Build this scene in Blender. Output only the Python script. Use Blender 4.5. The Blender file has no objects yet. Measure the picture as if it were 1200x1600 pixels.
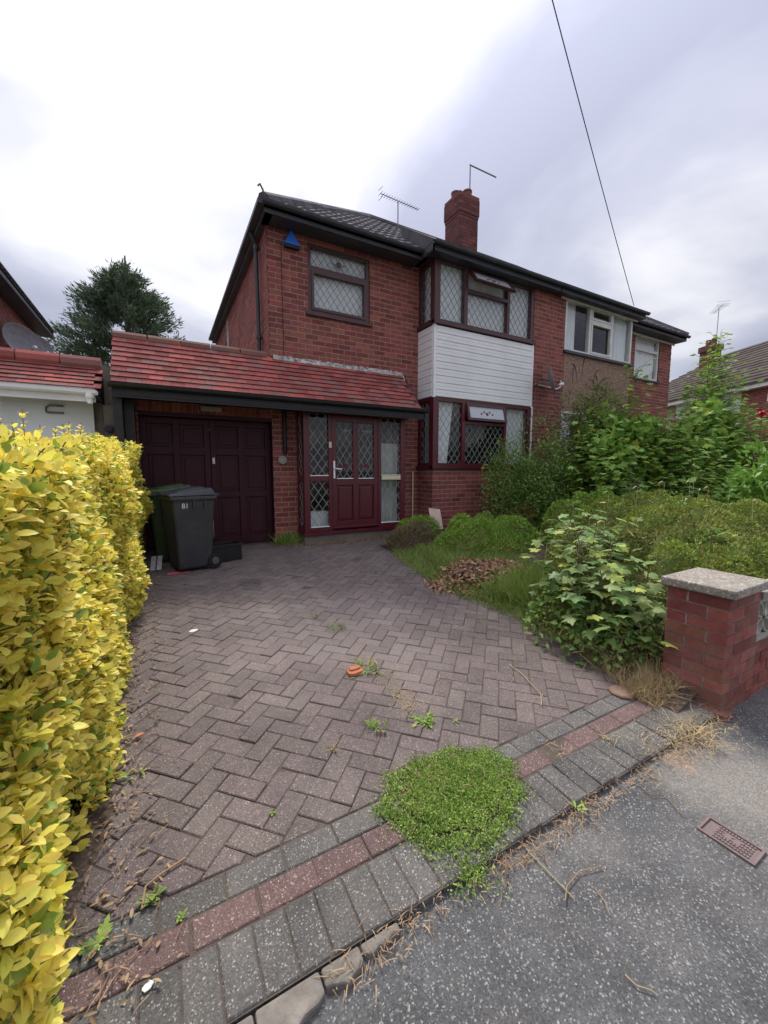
import bpy, bmesh, math, random
import numpy as np
from mathutils import Vector, Matrix
R = math.radians
rng = np.random.default_rng(7)
random.seed(7)
sc = bpy.context.scene
col = sc.collection

# ------------------------------------------------------------------ camera
F_PX, PITCH, YAW, CAM_H = 620.0, R(6.0), R(29.0), 1.5
cam = bpy.data.cameras.new('camera'); cam_o = bpy.data.objects.new('camera', cam); col.objects.link(cam_o)
cam.sensor_fit = 'VERTICAL'; cam.sensor_height = 24.0; cam.lens = 24.0 * F_PX / 1600.0
cam.clip_start = 0.05; cam.clip_end = 3000
cam_o.location = (0, 0, CAM_H)
cam_o.rotation_euler = (R(90) - PITCH, 0, -YAW)
sc.camera = cam_o
# ------------------------------------------------------------------ world: overcast, thin cloud round the sun
SUN_EL, SUN_AZ = R(54), R(12)
sund = Vector((math.sin(SUN_AZ) * math.cos(SUN_EL), math.cos(SUN_AZ) * math.cos(SUN_EL), math.sin(SUN_EL)))
w = bpy.data.worlds.new('World'); sc.world = w; w.use_nodes = True
nt = w.node_tree; nt.nodes.clear()
def N(t, **k):
    n = nt.nodes.new(t)
    for a, b in k.items(): setattr(n, a, b)
    return n
def LK(a, b): nt.links.new(a, b)
def MATH(op, a, b=None, c=None):
    n = N('ShaderNodeMath', operation=op)
    for i, x in enumerate((a, b, c)):
        if x is None: continue
        if isinstance(x, (int, float)): n.inputs[i].default_value = x
        else: LK(x, n.inputs[i])
    return n.outputs[0]
wo = N('ShaderNodeOutputWorld'); bg = N('ShaderNodeBackground'); bg.inputs[1].default_value = 0.1
sky = N('ShaderNodeTexSky', sky_type='NISHITA'); sky.sun_disc = False; sky.sun_elevation = SUN_EL; sky.sun_rotation = SUN_AZ
tc = N('ShaderNodeTexCoord'); sep = N('ShaderNodeSeparateXYZ'); LK(tc.outputs['Generated'], sep.inputs[0])
zz = MATH('ADD', MATH('MAXIMUM', sep.outputs[2], 0.0), 0.22)
cmb = N('ShaderNodeCombineXYZ'); LK(MATH('DIVIDE', sep.outputs[0], zz), cmb.inputs[0]); LK(MATH('DIVIDE', sep.outputs[1], zz), cmb.inputs[1])
cmb.inputs[2].default_value = 7.7
n1 = N('ShaderNodeTexNoise'); n1.inputs['Scale'].default_value = 0.85; n1.inputs['Detail'].default_value = 6; n1.inputs['Roughness'].default_value = 0.5; n1.inputs['Distortion'].default_value = 0.3
LK(cmb.outputs[0], n1.inputs['Vector'])
dot = N('ShaderNodeVectorMath', operation='DOT_PRODUCT'); LK(tc.outputs['Generated'], dot.inputs[0]); dot.inputs[1].default_value = sund
glow = MATH('POWER', MATH('MAXIMUM', dot.outputs['Value'], 0.0), 10.0)
cl_ = MATH('MULTIPLY', MATH('SUBTRACT', n1.outputs['Fac'], 0.5), 3.0)
br = MATH('ADD', cl_, MATH('ADD', 0.30, MATH('MULTIPLY', glow, 0.60)))
cr = N('ShaderNodeValToRGB'); LK(br, cr.inputs[0])
e = cr.color_ramp.elements
e[0].position = 0.0; e[0].color = (0.33, 0.34, 0.43, 1)
e[1].position = 1.0; e[1].color = (1.0, 0.97, 0.93, 1)
m_ = cr.color_ramp.elements.new(0.35); m_.color = (0.47, 0.475, 0.56, 1)
m_ = cr.color_ramp.elements.new(0.65); m_.color = (0.76, 0.75, 0.77, 1)
# overcast luminance: horizon a third of the zenith, more round the veiled sun
lum = MATH('ADD', MATH('MULTIPLY', MATH('POWER', MATH('MAXIMUM', sep.outputs[2], 0.0), 3.0), 11.0), MATH('ADD', 5.2, MATH('MULTIPLY', glow, 3.0)))
vm = N('ShaderNodeVectorMath', operation='SCALE'); LK(cr.outputs[0], vm.inputs[0]); LK(lum, vm.inputs['Scale'])
mx = N('ShaderNodeMix', data_type='RGBA'); mx.inputs[0].default_value = 0.93
LK(sky.outputs[0], mx.inputs[6]); LK(vm.outputs[0], mx.inputs[7])
LK(mx.outputs[2], bg.inputs[0]); LK(bg.outputs[0], wo.inputs[0])
# ------------------------------------------------------------------ sun (veiled) and exposure
sl = bpy.data.lights.new('sun', 'SUN'); sl.energy = 1.5; sl.angle = R(14); sl.color = (1.0, 0.95, 0.88)
so = bpy.data.objects.new('sun', sl); col.objects.link(so); so.location = (0, 0, 30)
so.rotation_euler = (-sund).to_track_quat('-Z', 'Y').to_euler()
vs = sc.view_settings; vs.view_transform = 'Standard'; vs.look = 'None'; vs.exposure = 1.2; vs.gamma = 1.0; vs.use_curve_mapping = False
sc.cycles.max_bounces = 8; sc.cycles.transparent_max_bounces = 16; sc.cycles.caustics_reflective = False; sc.cycles.caustics_refractive = False

# ------------------------------------------------------------------ pixel helper: a pixel gives a direction, a plane gives the distance
fw = np.array([math.sin(YAW) * math.cos(PITCH), math.cos(YAW) * math.cos(PITCH), -math.sin(PITCH)])
rt = np.array([math.cos(YAW), -math.sin(YAW), 0.0]); upv = np.cross(rt, fw)
def ray(u, v): return fw + rt * (u - 600) / F_PX - upv * (v - 800) / F_PX
def onY(u, v, Y): d = ray(u, v); return np.array([0, 0, CAM_H]) + d * (Y / d[1])
def onX(u, v, X): d = ray(u, v); return np.array([0, 0, CAM_H]) + d * (X / d[0])
def onZ(u, v, Z): d = ray(u, v); return np.array([0, 0, CAM_H]) + d * ((Z - CAM_H) / d[2])
def G(Y): return 0.03 + 0.042 * max(0.0, min(Y, 6.6) - 1.0)      # drive rises to the house
def ong(u, v):
    d = ray(u, v); lo, hi = 0.3, 60
    for _ in range(50):
        m = (lo + hi) / 2
        if CAM_H + d[2] * m > G(d[1] * m): lo = m
        else: hi = m
    return np.array([0, 0, CAM_H]) + d * lo

# ------------------------------------------------------------------ materials
MATS = {}
def mat(name, c1, c2=None, scale=6.0, rough=0.8, bump=0.0, bscale=60.0, rnd=0.0, metal=0.0, c3=None, spec=0.4, detail=6, huernd=0.0, stain=None, stain_scale=1.5, stain_amt=0.5, speck=None, speck_scale=150, speck_amt=0.1, transl=0.0, edgecol=None, spots=()):
    m = bpy.data.materials.new(name); m.use_nodes = True; t = m.node_tree; t.nodes.clear()
    def n(ty, **k):
        x = t.nodes.new(ty)
        for a, b in k.items(): setattr(x, a, b)
        return x
    L = t.links.new
    out = n('ShaderNodeOutputMaterial'); p = n('ShaderNodeBsdfPrincipled')
    p.inputs['Roughness'].default_value = rough; p.inputs['Metallic'].default_value = metal; p.inputs['Specular IOR Level'].default_value = spec
    geo = n('ShaderNodeNewGeometry'); oi = n('ShaderNodeObjectInfo')
    ad = n('ShaderNodeMath', operation='ADD'); L(geo.outputs['Random Per Island'], ad.inputs[0]); L(oi.outputs['Random'], ad.inputs[1])
    fr = n('ShaderNodeMath', operation='FRACT'); L(ad.outputs[0], fr.inputs[0])
    c = (*c1, 1); cur = None
    if c2 is not None:
        no = n('ShaderNodeTexNoise'); no.inputs['Scale'].default_value = scale; no.inputs['Detail'].default_value = detail; no.inputs['Roughness'].default_value = 0.6
        L(geo.outputs['Position'], no.inputs['Vector'])
        ra = n('ShaderNodeValToRGB'); L(no.outputs['Fac'], ra.inputs[0])
        ra.color_ramp.elements[0].position = 0.32; ra.color_ramp.elements[0].color = c
        ra.color_ramp.elements[1].position = 0.68; ra.color_ramp.elements[1].color = (*c2, 1)
        cur = ra.outputs[0]
    else:
        rgb = n('ShaderNodeRGB'); rgb.outputs[0].default_value = c; cur = rgb.outputs[0]
    def mixc(fac, a, b, mode='MIX'):
        x = n('ShaderNodeMix', data_type='RGBA', blend_type=mode)
        if isinstance(fac, float): x.inputs[0].default_value = fac
        else: L(fac, x.inputs[0])
        L(a, x.inputs[6]) if not isinstance(a, tuple) else setattr(x.inputs[6], 'default_value', a)
        L(b, x.inputs[7]) if not isinstance(b, tuple) else setattr(x.inputs[7], 'default_value', b)
        return x.outputs[2]
    if edgecol is not None:
        at = n('ShaderNodeAttribute', attribute_name='across')
        no2 = n('ShaderNodeTexNoise'); no2.inputs['Scale'].default_value = 45; L(geo.outputs['Position'], no2.inputs['Vector'])
        s1 = n('ShaderNodeMath', operation='ADD'); L(at.outputs['Fac'], s1.inputs[0]); L(no2.outputs['Fac'], s1.inputs[1])
        s1b = n('ShaderNodeMath', operation='ADD'); L(s1.outputs[0], s1b.inputs[0]); L(fr.outputs[0], s1b.inputs[1])
        mr = n('ShaderNodeMapRange'); L(s1b.outputs[0], mr.inputs[0]); mr.inputs[1].default_value = 0.55; mr.inputs[2].default_value = 1.0
        cur = mixc(mr.outputs[0], cur, (*edgecol, 1))
    if c3 is not None:
        ra = n('ShaderNodeValToRGB'); ra.color_ramp.interpolation = 'CONSTANT'; L(fr.outputs[0], ra.inputs[0])
        el = ra.color_ramp.elements
        el[0].position = 0; el[0].color = (0, 0, 0, 1); el[1].position = c3[1]; el[1].color = (1, 1, 1, 1)
        cur = mixc(ra.outputs[0], cur, (*c3[0], 1))
    if stain is not None:
        no = n('ShaderNodeTexNoise'); no.inputs['Scale'].default_value = stain_scale; no.inputs['Detail'].default_value = 7; no.inputs['Roughness'].default_value = 0.65
        L(geo.outputs['Position'], no.inputs['Vector'])
        mr = n('ShaderNodeMapRange'); L(no.outputs['Fac'], mr.inputs[0]); mr.inputs[1].default_value = 0.45; mr.inputs[2].default_value = 0.72; mr.inputs[4].default_value = stain_amt
        cur = mixc(mr.outputs[0], cur, (*stain, 1))
    for (sx, sy, r0, r1, scol, amt) in spots:         # stains with a place of their own
        dn = n('ShaderNodeVectorMath', operation='DISTANCE'); L(geo.outputs['Position'], dn.inputs[0]); dn.inputs[1].default_value = (sx, sy, G(sy))
        nz_ = n('ShaderNodeTexNoise'); nz_.inputs['Scale'].default_value = 2.5 / r1; nz_.inputs['Detail'].default_value = 5; L(geo.outputs['Position'], nz_.inputs['Vector'])
        q1 = n('ShaderNodeMath', operation='MULTIPLY_ADD'); L(nz_.outputs['Fac'], q1.inputs[0]); q1.inputs[1].default_value = r1 * 1.2; L(dn.outputs['Value'], q1.inputs[2])
        mr = n('ShaderNodeMapRange'); mr.interpolation_type = 'SMOOTHSTEP'; L(q1.outputs[0], mr.inputs[0]); mr.inputs[1].default_value = r0 + r1 * .6; mr.inputs[2].default_value = r1 * 1.6; mr.inputs[3].default_value = amt; mr.inputs[4].default_value = 0.0
        cur = mixc(mr.outputs[0], cur, (*scol, 1))
    if speck is not None:
        vo = n('ShaderNodeTexVoronoi'); vo.inputs['Scale'].default_value = speck_scale; L(geo.outputs['Position'], vo.inputs['Vector'])
        sp = n('ShaderNodeSeparateColor'); L(vo.outputs['Color'], sp.inputs[0])
        mr = n('ShaderNodeMapRange'); L(sp.outputs[0], mr.inputs[0]); mr.inputs[1].default_value = 1 - speck_amt - 0.06; mr.inputs[2].default_value = 1 - speck_amt + 0.06
        cur = mixc(mr.outputs[0], cur, (*speck, 1))
        mr2 = n('ShaderNodeMapRange'); L(sp.outputs[1], mr2.inputs[0]); mr2.inputs[3].default_value = 0.74; mr2.inputs[4].default_value = 1.26
        g = n('ShaderNodeVectorMath', operation='SCALE'); L(cur, g.inputs[0]); L(mr2.outputs[0], g.inputs['Scale']); cur = g.outputs[0]
    if rnd > 0 or huernd > 0:
        hs = n('ShaderNodeHueSaturation'); L(cur, hs.inputs['Color'])
        mr = n('ShaderNodeMapRange'); L(fr.outputs[0], mr.inputs[0]); mr.inputs[3].default_value = 1 - rnd; mr.inputs[4].default_value = 1 + rnd
        L(mr.outputs[0], hs.inputs['Value'])
        if huernd > 0:
            m7 = n('ShaderNodeMath', operation='MULTIPLY'); L(fr.outputs[0], m7.inputs[0]); m7.inputs[1].default_value = 7.31
            f7 = n('ShaderNodeMath', operation='FRACT'); L(m7.outputs[0], f7.inputs[0])
            mr3 = n('ShaderNodeMapRange'); L(f7.outputs[0], mr3.inputs[0]); mr3.inputs[3].default_value = 0.5 - huernd; mr3.inputs[4].default_value = 0.5 + huernd
            L(mr3.outputs[0], hs.inputs['Hue'])
        cur = hs.outputs[0]
    L(cur, p.inputs['Base Color'])
    if bump > 0:
        nb = n('ShaderNodeTexNoise'); nb.inputs['Scale'].default_value = bscale; nb.inputs['Detail'].default_value = 4; L(geo.outputs['Position'], nb.inputs['Vector'])
        bu = n('ShaderNodeBump'); bu.inputs['Strength'].default_value = bump; bu.inputs['Distance'].default_value = 0.01; L(nb.outputs['Fac'], bu.inputs['Height']); L(bu.outputs[0], p.inputs['Normal'])
    if transl > 0:
        tr = n('ShaderNodeBsdfTranslucent'); L(cur, tr.inputs[0]); ms = n('ShaderNodeMixShader'); ms.inputs[0].default_value = transl
        L(p.outputs[0], ms.inputs[1]); L(tr.outputs[0], ms.inputs[2]); L(ms.outputs[0], out.inputs[0])
    else: L(p.outputs[0], out.inputs[0])
    MATS[name] = m; return m
def glassmat(name, tint=(0.975, 0.985, 0.985), rough=0.02):
    m = bpy.data.materials.new(name); m.use_nodes = True; t = m.node_tree; t.nodes.clear()
    out = t.nodes.new('ShaderNodeOutputMaterial'); g = t.nodes.new('ShaderNodeBsdfGlossy'); g.inputs['Roughness'].default_value = rough
    tr = t.nodes.new('ShaderNodeBsdfTransparent'); tr.inputs[0].default_value = (*tint, 1)
    fr = t.nodes.new('ShaderNodeFresnel'); ge = t.nodes.new('ShaderNodeNewGeometry'); io = t.nodes.new('ShaderNodeMapRange'); t.links.new(ge.outputs['Backfacing'], io.inputs[0])
    io.inputs[3].default_value = 1.38; io.inputs[4].default_value = 1 / 1.38; t.links.new(io.outputs[0], fr.inputs[0])   # thin pane: no total reflection at its back face
    ms = t.nodes.new('ShaderNodeMixShader'); t.links.new(fr.outputs[0], ms.inputs[0]); t.links.new(tr.outputs[0], ms.inputs[1]); t.links.new(g.outputs[0], ms.inputs[2]); t.links.new(ms.outputs[0], out.inputs[0])
    MATS[name] = m; return m
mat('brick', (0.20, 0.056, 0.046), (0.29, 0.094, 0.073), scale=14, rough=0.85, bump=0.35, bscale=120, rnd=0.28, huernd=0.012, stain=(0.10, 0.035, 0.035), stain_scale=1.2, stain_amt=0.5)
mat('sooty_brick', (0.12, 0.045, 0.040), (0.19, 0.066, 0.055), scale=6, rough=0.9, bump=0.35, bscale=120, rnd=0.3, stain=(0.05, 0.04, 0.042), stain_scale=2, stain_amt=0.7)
mat('garden_brick', (0.17, 0.049, 0.037), (0.28, 0.088, 0.062), scale=12, rough=0.75, bump=0.35, bscale=90, rnd=0.30, huernd=0.015, stain=(0.30, 0.19, 0.16), stain_scale=5, stain_amt=0.55)
mat('mortar', (0.40, 0.275, 0.235), (0.32, 0.21, 0.18), scale=8, rough=0.95, bump=0.3)
mat('garden_mortar', (0.29, 0.23, 0.20), (0.17, 0.125, 0.11), scale=20, rough=0.95, bump=0.4)
mat('clay_tile', (0.40, 0.105, 0.088), (0.27, 0.085, 0.078), scale=9, rough=0.92, spec=0.15, bump=0.3, bscale=80, rnd=0.30, c3=((0.20, 0.095, 0.085), 0.80), stain=(0.16, 0.075, 0.068), stain_scale=2.2, stain_amt=0.5)
mat('tile_edge', (0.045, 0.032, 0.03), (0.09, 0.05, 0.045), scale=30, rough=0.95)
mat('ridge_tile', (0.25, 0.10, 0.075), (0.15, 0.085, 0.07), scale=7, rough=0.85, bump=0.4, rnd=0.15, stain=(0.13, 0.10, 0.08), stain_scale=5, stain_amt=0.7)
mat('roof_tile', (0.10, 0.095, 0.105), (0.16, 0.15, 0.16), scale=3, rough=0.95, bump=0.3, rnd=0.15, spec=0.1)
mat('brown_roof', (0.070, 0.058, 0.052), (0.115, 0.095, 0.085), scale=3, rough=0.95, bump=0.3, rnd=0.15, spec=0.1)
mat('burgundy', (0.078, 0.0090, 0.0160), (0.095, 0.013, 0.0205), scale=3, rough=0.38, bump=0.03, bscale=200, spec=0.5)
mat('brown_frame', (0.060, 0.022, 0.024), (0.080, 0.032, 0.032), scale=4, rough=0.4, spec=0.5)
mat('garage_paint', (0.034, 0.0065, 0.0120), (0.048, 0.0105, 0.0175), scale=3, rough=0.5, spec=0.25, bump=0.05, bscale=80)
mat('black_plastic', (0.010, 0.010, 0.012), (0.018, 0.018, 0.02), scale=6, rough=0.45)
mat('dark_fascia', (0.032, 0.035, 0.044), (0.050, 0.054, 0.066), scale=4, rough=0.5)
mat('white_plastic', (0.86, 0.87, 0.88), (0.80, 0.81, 0.82), scale=3, rough=0.4, stain=(0.55, 0.55, 0.52), stain_scale=2.0, stain_amt=0.25)
mat('white_paint', (0.74, 0.74, 0.72), (0.62, 0.62, 0.60), scale=5, rough=0.5, stain=(0.4, 0.4, 0.37), stain_scale=4, stain_amt=0.3)
mat('lead', (0.36, 0.38, 0.37), (0.28, 0.30, 0.30), scale=30, rough=0.5)
mat('lead_dark', (0.12, 0.13, 0.14), (0.18, 0.19, 0.20), scale=30, rough=0.5)
mat('curtain', (0.86, 0.89, 0.90), (0.80, 0.84, 0.85), scale=5, rough=0.9, transl=0.12)
mat('drape', (0.55, 0.58, 0.54), (0.42, 0.46, 0.44), scale=6, rough=0.9, transl=0.2)
mat('dark_room', (0.20, 0.19, 0.175), (0.14, 0.13, 0.12), rough=0.9)
mat('motif', (0.20, 0.035, 0.05), (0.13, 0.03, 0.05), scale=60, rough=0.3)
mat('frosted', (0.42, 0.46, 0.49), (0.55, 0.58, 0.60), scale=40, rough=0.3)
mat('cream_plastic', (0.66, 0.60, 0.42), rough=0.4)
mat('steel', (0.55, 0.55, 0.56), (0.4, 0.4, 0.42), scale=20, rough=0.4, metal=0.8)
mat('grey_metal', (0.10, 0.10, 0.11), (0.16, 0.16, 0.17), scale=10, rough=0.45, metal=0.3)
mat('dish_grey', (0.17, 0.17, 0.18), (0.23, 0.23, 0.24), scale=12, rough=0.6)
mat('aerial', (0.20, 0.20, 0.21), (0.28, 0.28, 0.29), scale=20, rough=0.5, metal=0.6)
mat('rust', (0.30, 0.12, 0.05), (0.16, 0.07, 0.04), scale=20, rough=0.8)
mat('flashing', (0.62, 0.60, 0.57), (0.08, 0.08, 0.08), scale=14, rough=0.9, bump=0.6, bscale=25)
mat('pebbledash', (0.30, 0.19, 0.14), (0.20, 0.12, 0.09), scale=30, rough=0.95, bump=0.8, bscale=70, speck=(0.42, 0.33, 0.27), speck_scale=60, speck_amt=0.15)
mat('chimney_pot', (0.22, 0.085, 0.06), (0.13, 0.06, 0.05), scale=10, rough=0.8)
mat('alarm_blue', (0.03, 0.17, 0.68), (0.04, 0.20, 0.74), scale=6, rough=0.35)
mat('bin_grey', (0.035, 0.038, 0.042), (0.048, 0.05, 0.054), scale=5, rough=0.5, bump=0.08, bscale=300, stain=(0.075, 0.075, 0.072), stain_scale=5, stain_amt=0.35)
mat('bin_green', (0.020, 0.045, 0.013), (0.030, 0.060, 0.018), scale=5, rough=0.5, stain=(0.09, 0.11, 0.06), stain_scale=4, stain_amt=0.4)
mat('rubber', (0.014, 0.014, 0.015), rough=0.8)
mat('pink', (0.62, 0.13, 0.20), rough=0.6)
mat('board', (0.56, 0.42, 0.34), (0.66, 0.52, 0.44), scale=10, rough=0.9)
mat('concrete', (0.215, 0.19, 0.155), (0.32, 0.285, 0.24), scale=12, rough=0.95, bump=0.7, bscale=50, speck=(0.42, 0.40, 0.36), speck_scale=90, speck_amt=0.12, stain=(0.19, 0.17, 0.14), stain_scale=9, stain_amt=0.6)
mat('haunch', (0.15, 0.135, 0.115), (0.25, 0.225, 0.195), scale=14, rough=0.98, bump=1.0, bscale=35, stain=(0.09, 0.08, 0.065), stain_scale=8, stain_amt=0.7)
mat('block', (0.30, 0.29, 0.25), (0.42, 0.41, 0.36), scale=9, rough=0.95, bump=0.4, stain=(0.2, 0.2, 0.17), stain_scale=7, stain_amt=0.5)
PV = dict(rough=0.88, bump=0.5, bscale=170, speck_scale=240)
mat('paver', (0.104, 0.083, 0.077), (0.152, 0.121, 0.111), scale=5, rnd=0.13, huernd=0.012, speck=(0.34, 0.29, 0.26), speck_amt=0.05, stain=(0.20, 0.155, 0.14), stain_scale=0.9, stain_amt=0.55, spots=((1.25, 3.2, .2, 1.5, (0.27, 0.22, 0.195), .80), (.85, 4.72, .02, .26, (0.06, 0.055, 0.055), .75)), **PV)
mat('paver_grey', (0.074, 0.071, 0.067), (0.108, 0.102, 0.095), scale=5, rnd=0.18, speck=(0.34, 0.32, 0.29), speck_amt=0.06, stain=(0.17, 0.155, 0.135), stain_scale=2.2, stain_amt=0.8, **PV)
mat('paver_red', (0.118, 0.072, 0.067), (0.160, 0.100, 0.092), scale=5, rnd=0.18, speck=(0.36, 0.29, 0.26), speck_amt=0.07, stain=(0.09, 0.065, 0.055), stain_scale=5, stain_amt=0.6, **PV)
mat('joint_sand', (0.072, 0.056, 0.046), (0.125, 0.098, 0.080), scale=25, rough=0.98, bump=0.6, bscale=150, stain=(0.13, 0.10, 0.08), stain_scale=1.0, stain_amt=0.6)
mat('asphalt', (0.068, 0.069, 0.071), (0.114, 0.114, 0.115), scale=5, rough=0.9, bump=0.8, bscale=170, speck=(0.27, 0.265, 0.25), speck_scale=190, speck_amt=0.10, stain=(0.20, 0.185, 0.165), stain_scale=1.6, stain_amt=0.7, spots=((2.35, .72, .1, .5, (0.28, 0.255, 0.22), .7), (2.28, .93, .0, .13, (0.36, 0.24, 0.17), .85), (.55, .55, .05, .45, (0.07, 0.068, 0.066), .6)))
mat('soil', (0.055, 0.038, 0.028), (0.095, 0.068, 0.050), scale=18, rough=0.98, bump=0.9, bscale=60, speck=(0.17, 0.13, 0.10), speck_scale=70, speck_amt=0.08)
mat('sandy', (0.30, 0.19, 0.13), (0.22, 0.15, 0.11), scale=12, rough=0.98, bump=0.5)
mat('cover_iron', (0.20, 0.145, 0.138), (0.15, 0.112, 0.105), scale=15, rough=0.7, bump=0.3, rnd=0.1)
mat('terracotta', (0.52, 0.20, 0.10), (0.45, 0.14, 0.07), scale=25, rough=0.85, bump=0.4)
mat('white_stone', (0.7, 0.68, 0.64), rough=0.8)
mat('bark', (0.10, 0.075, 0.055), (0.16, 0.125, 0.09), scale=20, rough=0.9, bump=0.5)
mat('green_stem', (0.10, 0.12, 0.035), (0.16, 0.13, 0.05), scale=15, rough=0.8)
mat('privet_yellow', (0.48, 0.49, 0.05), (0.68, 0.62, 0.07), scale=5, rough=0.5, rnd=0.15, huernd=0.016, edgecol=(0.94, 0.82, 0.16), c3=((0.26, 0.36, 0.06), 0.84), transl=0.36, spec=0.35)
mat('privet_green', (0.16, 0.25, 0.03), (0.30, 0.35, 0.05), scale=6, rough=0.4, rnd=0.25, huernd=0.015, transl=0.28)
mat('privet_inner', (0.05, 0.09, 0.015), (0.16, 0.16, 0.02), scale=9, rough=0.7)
mat('sycamore', (0.172, 0.335, 0.050), (0.304, 0.487, 0.101), scale=3, rough=0.55, rnd=0.30, huernd=0.02, c3=((0.30, 0.36, 0.05), 0.90), transl=0.30)
mat('sycamore_pale', (0.135, 0.235, 0.060), (0.25, 0.35, 0.11), scale=5, rough=0.5, rnd=0.28, huernd=0.025, c3=((0.36, 0.42, 0.08), 0.86), transl=0.28)
mat('evergreen', (0.117, 0.221, 0.043), (0.221, 0.325, 0.073), scale=4, rough=0.6, rnd=0.30, huernd=0.02, transl=0.18)
mat('bronze_leaf', (0.255, 0.158, 0.030), (0.165, 0.165, 0.033), scale=5, rough=0.6, rnd=0.3, huernd=0.02, transl=0.2)
mat('buddleia', (0.156, 0.196, 0.062), (0.250, 0.265, 0.102), scale=3, rough=0.65, rnd=0.28, huernd=0.015, transl=0.2)
mat('seedhead', (0.07, 0.04, 0.028), (0.11, 0.07, 0.05), scale=20, rough=0.9)
mat('bright_leaf', (0.156, 0.325, 0.039), (0.234, 0.416, 0.078), scale=5, rough=0.45, rnd=0.25, huernd=0.015, transl=0.28)
mat('heather', (0.197, 0.290, 0.046), (0.336, 0.405, 0.074), scale=2.2, rough=0.8, rnd=0.32, huernd=0.02, stain=(0.22, 0.17, 0.08), stain_scale=1.7, stain_amt=0.75, transl=0.15)
mat('heather_green', (0.172, 0.320, 0.041), (0.297, 0.435, 0.068), scale=2.5, rough=0.8, rnd=0.3, huernd=0.02, transl=0.15)
mat('heather_dry', (0.204, 0.128, 0.093), (0.170, 0.170, 0.060), scale=4, rough=0.9, rnd=0.3, huernd=0.02)
mat('grass', (0.177, 0.306, 0.048), (0.274, 0.386, 0.081), scale=3, rough=0.7, rnd=0.3, huernd=0.02, c3=((0.34, 0.28, 0.11), 0.86), transl=0.2)
mat('moss_green', (0.19, 0.31, 0.045), (0.29, 0.41, 0.085), scale=7, rough=0.7, rnd=0.35, huernd=0.02, c3=((0.28, 0.27, 0.10), 0.94), transl=0.2)
mat('straw', (0.46, 0.36, 0.20), (0.36, 0.27, 0.14), scale=6, rough=0.85, rnd=0.25, transl=0.15)
mat('straw_pale', (0.62, 0.54, 0.36), (0.52, 0.44, 0.27), scale=6, rough=0.85)
mat('straw_brown', (0.26, 0.16, 0.09), (0.36, 0.25, 0.15), scale=6, rough=0.9, rnd=0.35)
mat('dead_leaf', (0.52, 0.33, 0.19), (0.38, 0.23, 0.14), scale=9, rough=0.85, rnd=0.4, huernd=0.015, c3=((0.17, 0.09, 0.06), 0.78), transl=0.12)
mat('conifer', (0.070, 0.112, 0.062), (0.120, 0.175, 0.100), scale=1.0, rough=0.8, rnd=0.3, transl=0.12)
mat('pale_render', (0.66, 0.67, 0.66), rough=0.8)
mat('rose_red', (0.6, 0.03, 0.06), rough=0.6)
mat('wood_oval', (0.28, 0.13, 0.06), rough=0.5)
mat('garage_white', (0.80, 0.83, 0.81), (0.74, 0.77, 0.75), scale=3, rough=0.5)
mat('old_wall', (0.13, 0.115, 0.098), (0.21, 0.185, 0.158), scale=6, rough=0.95, bump=0.5, stain=(0.07, 0.07, 0.06), stain_scale=3, stain_amt=0.6)
glassmat('glass')

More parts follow.
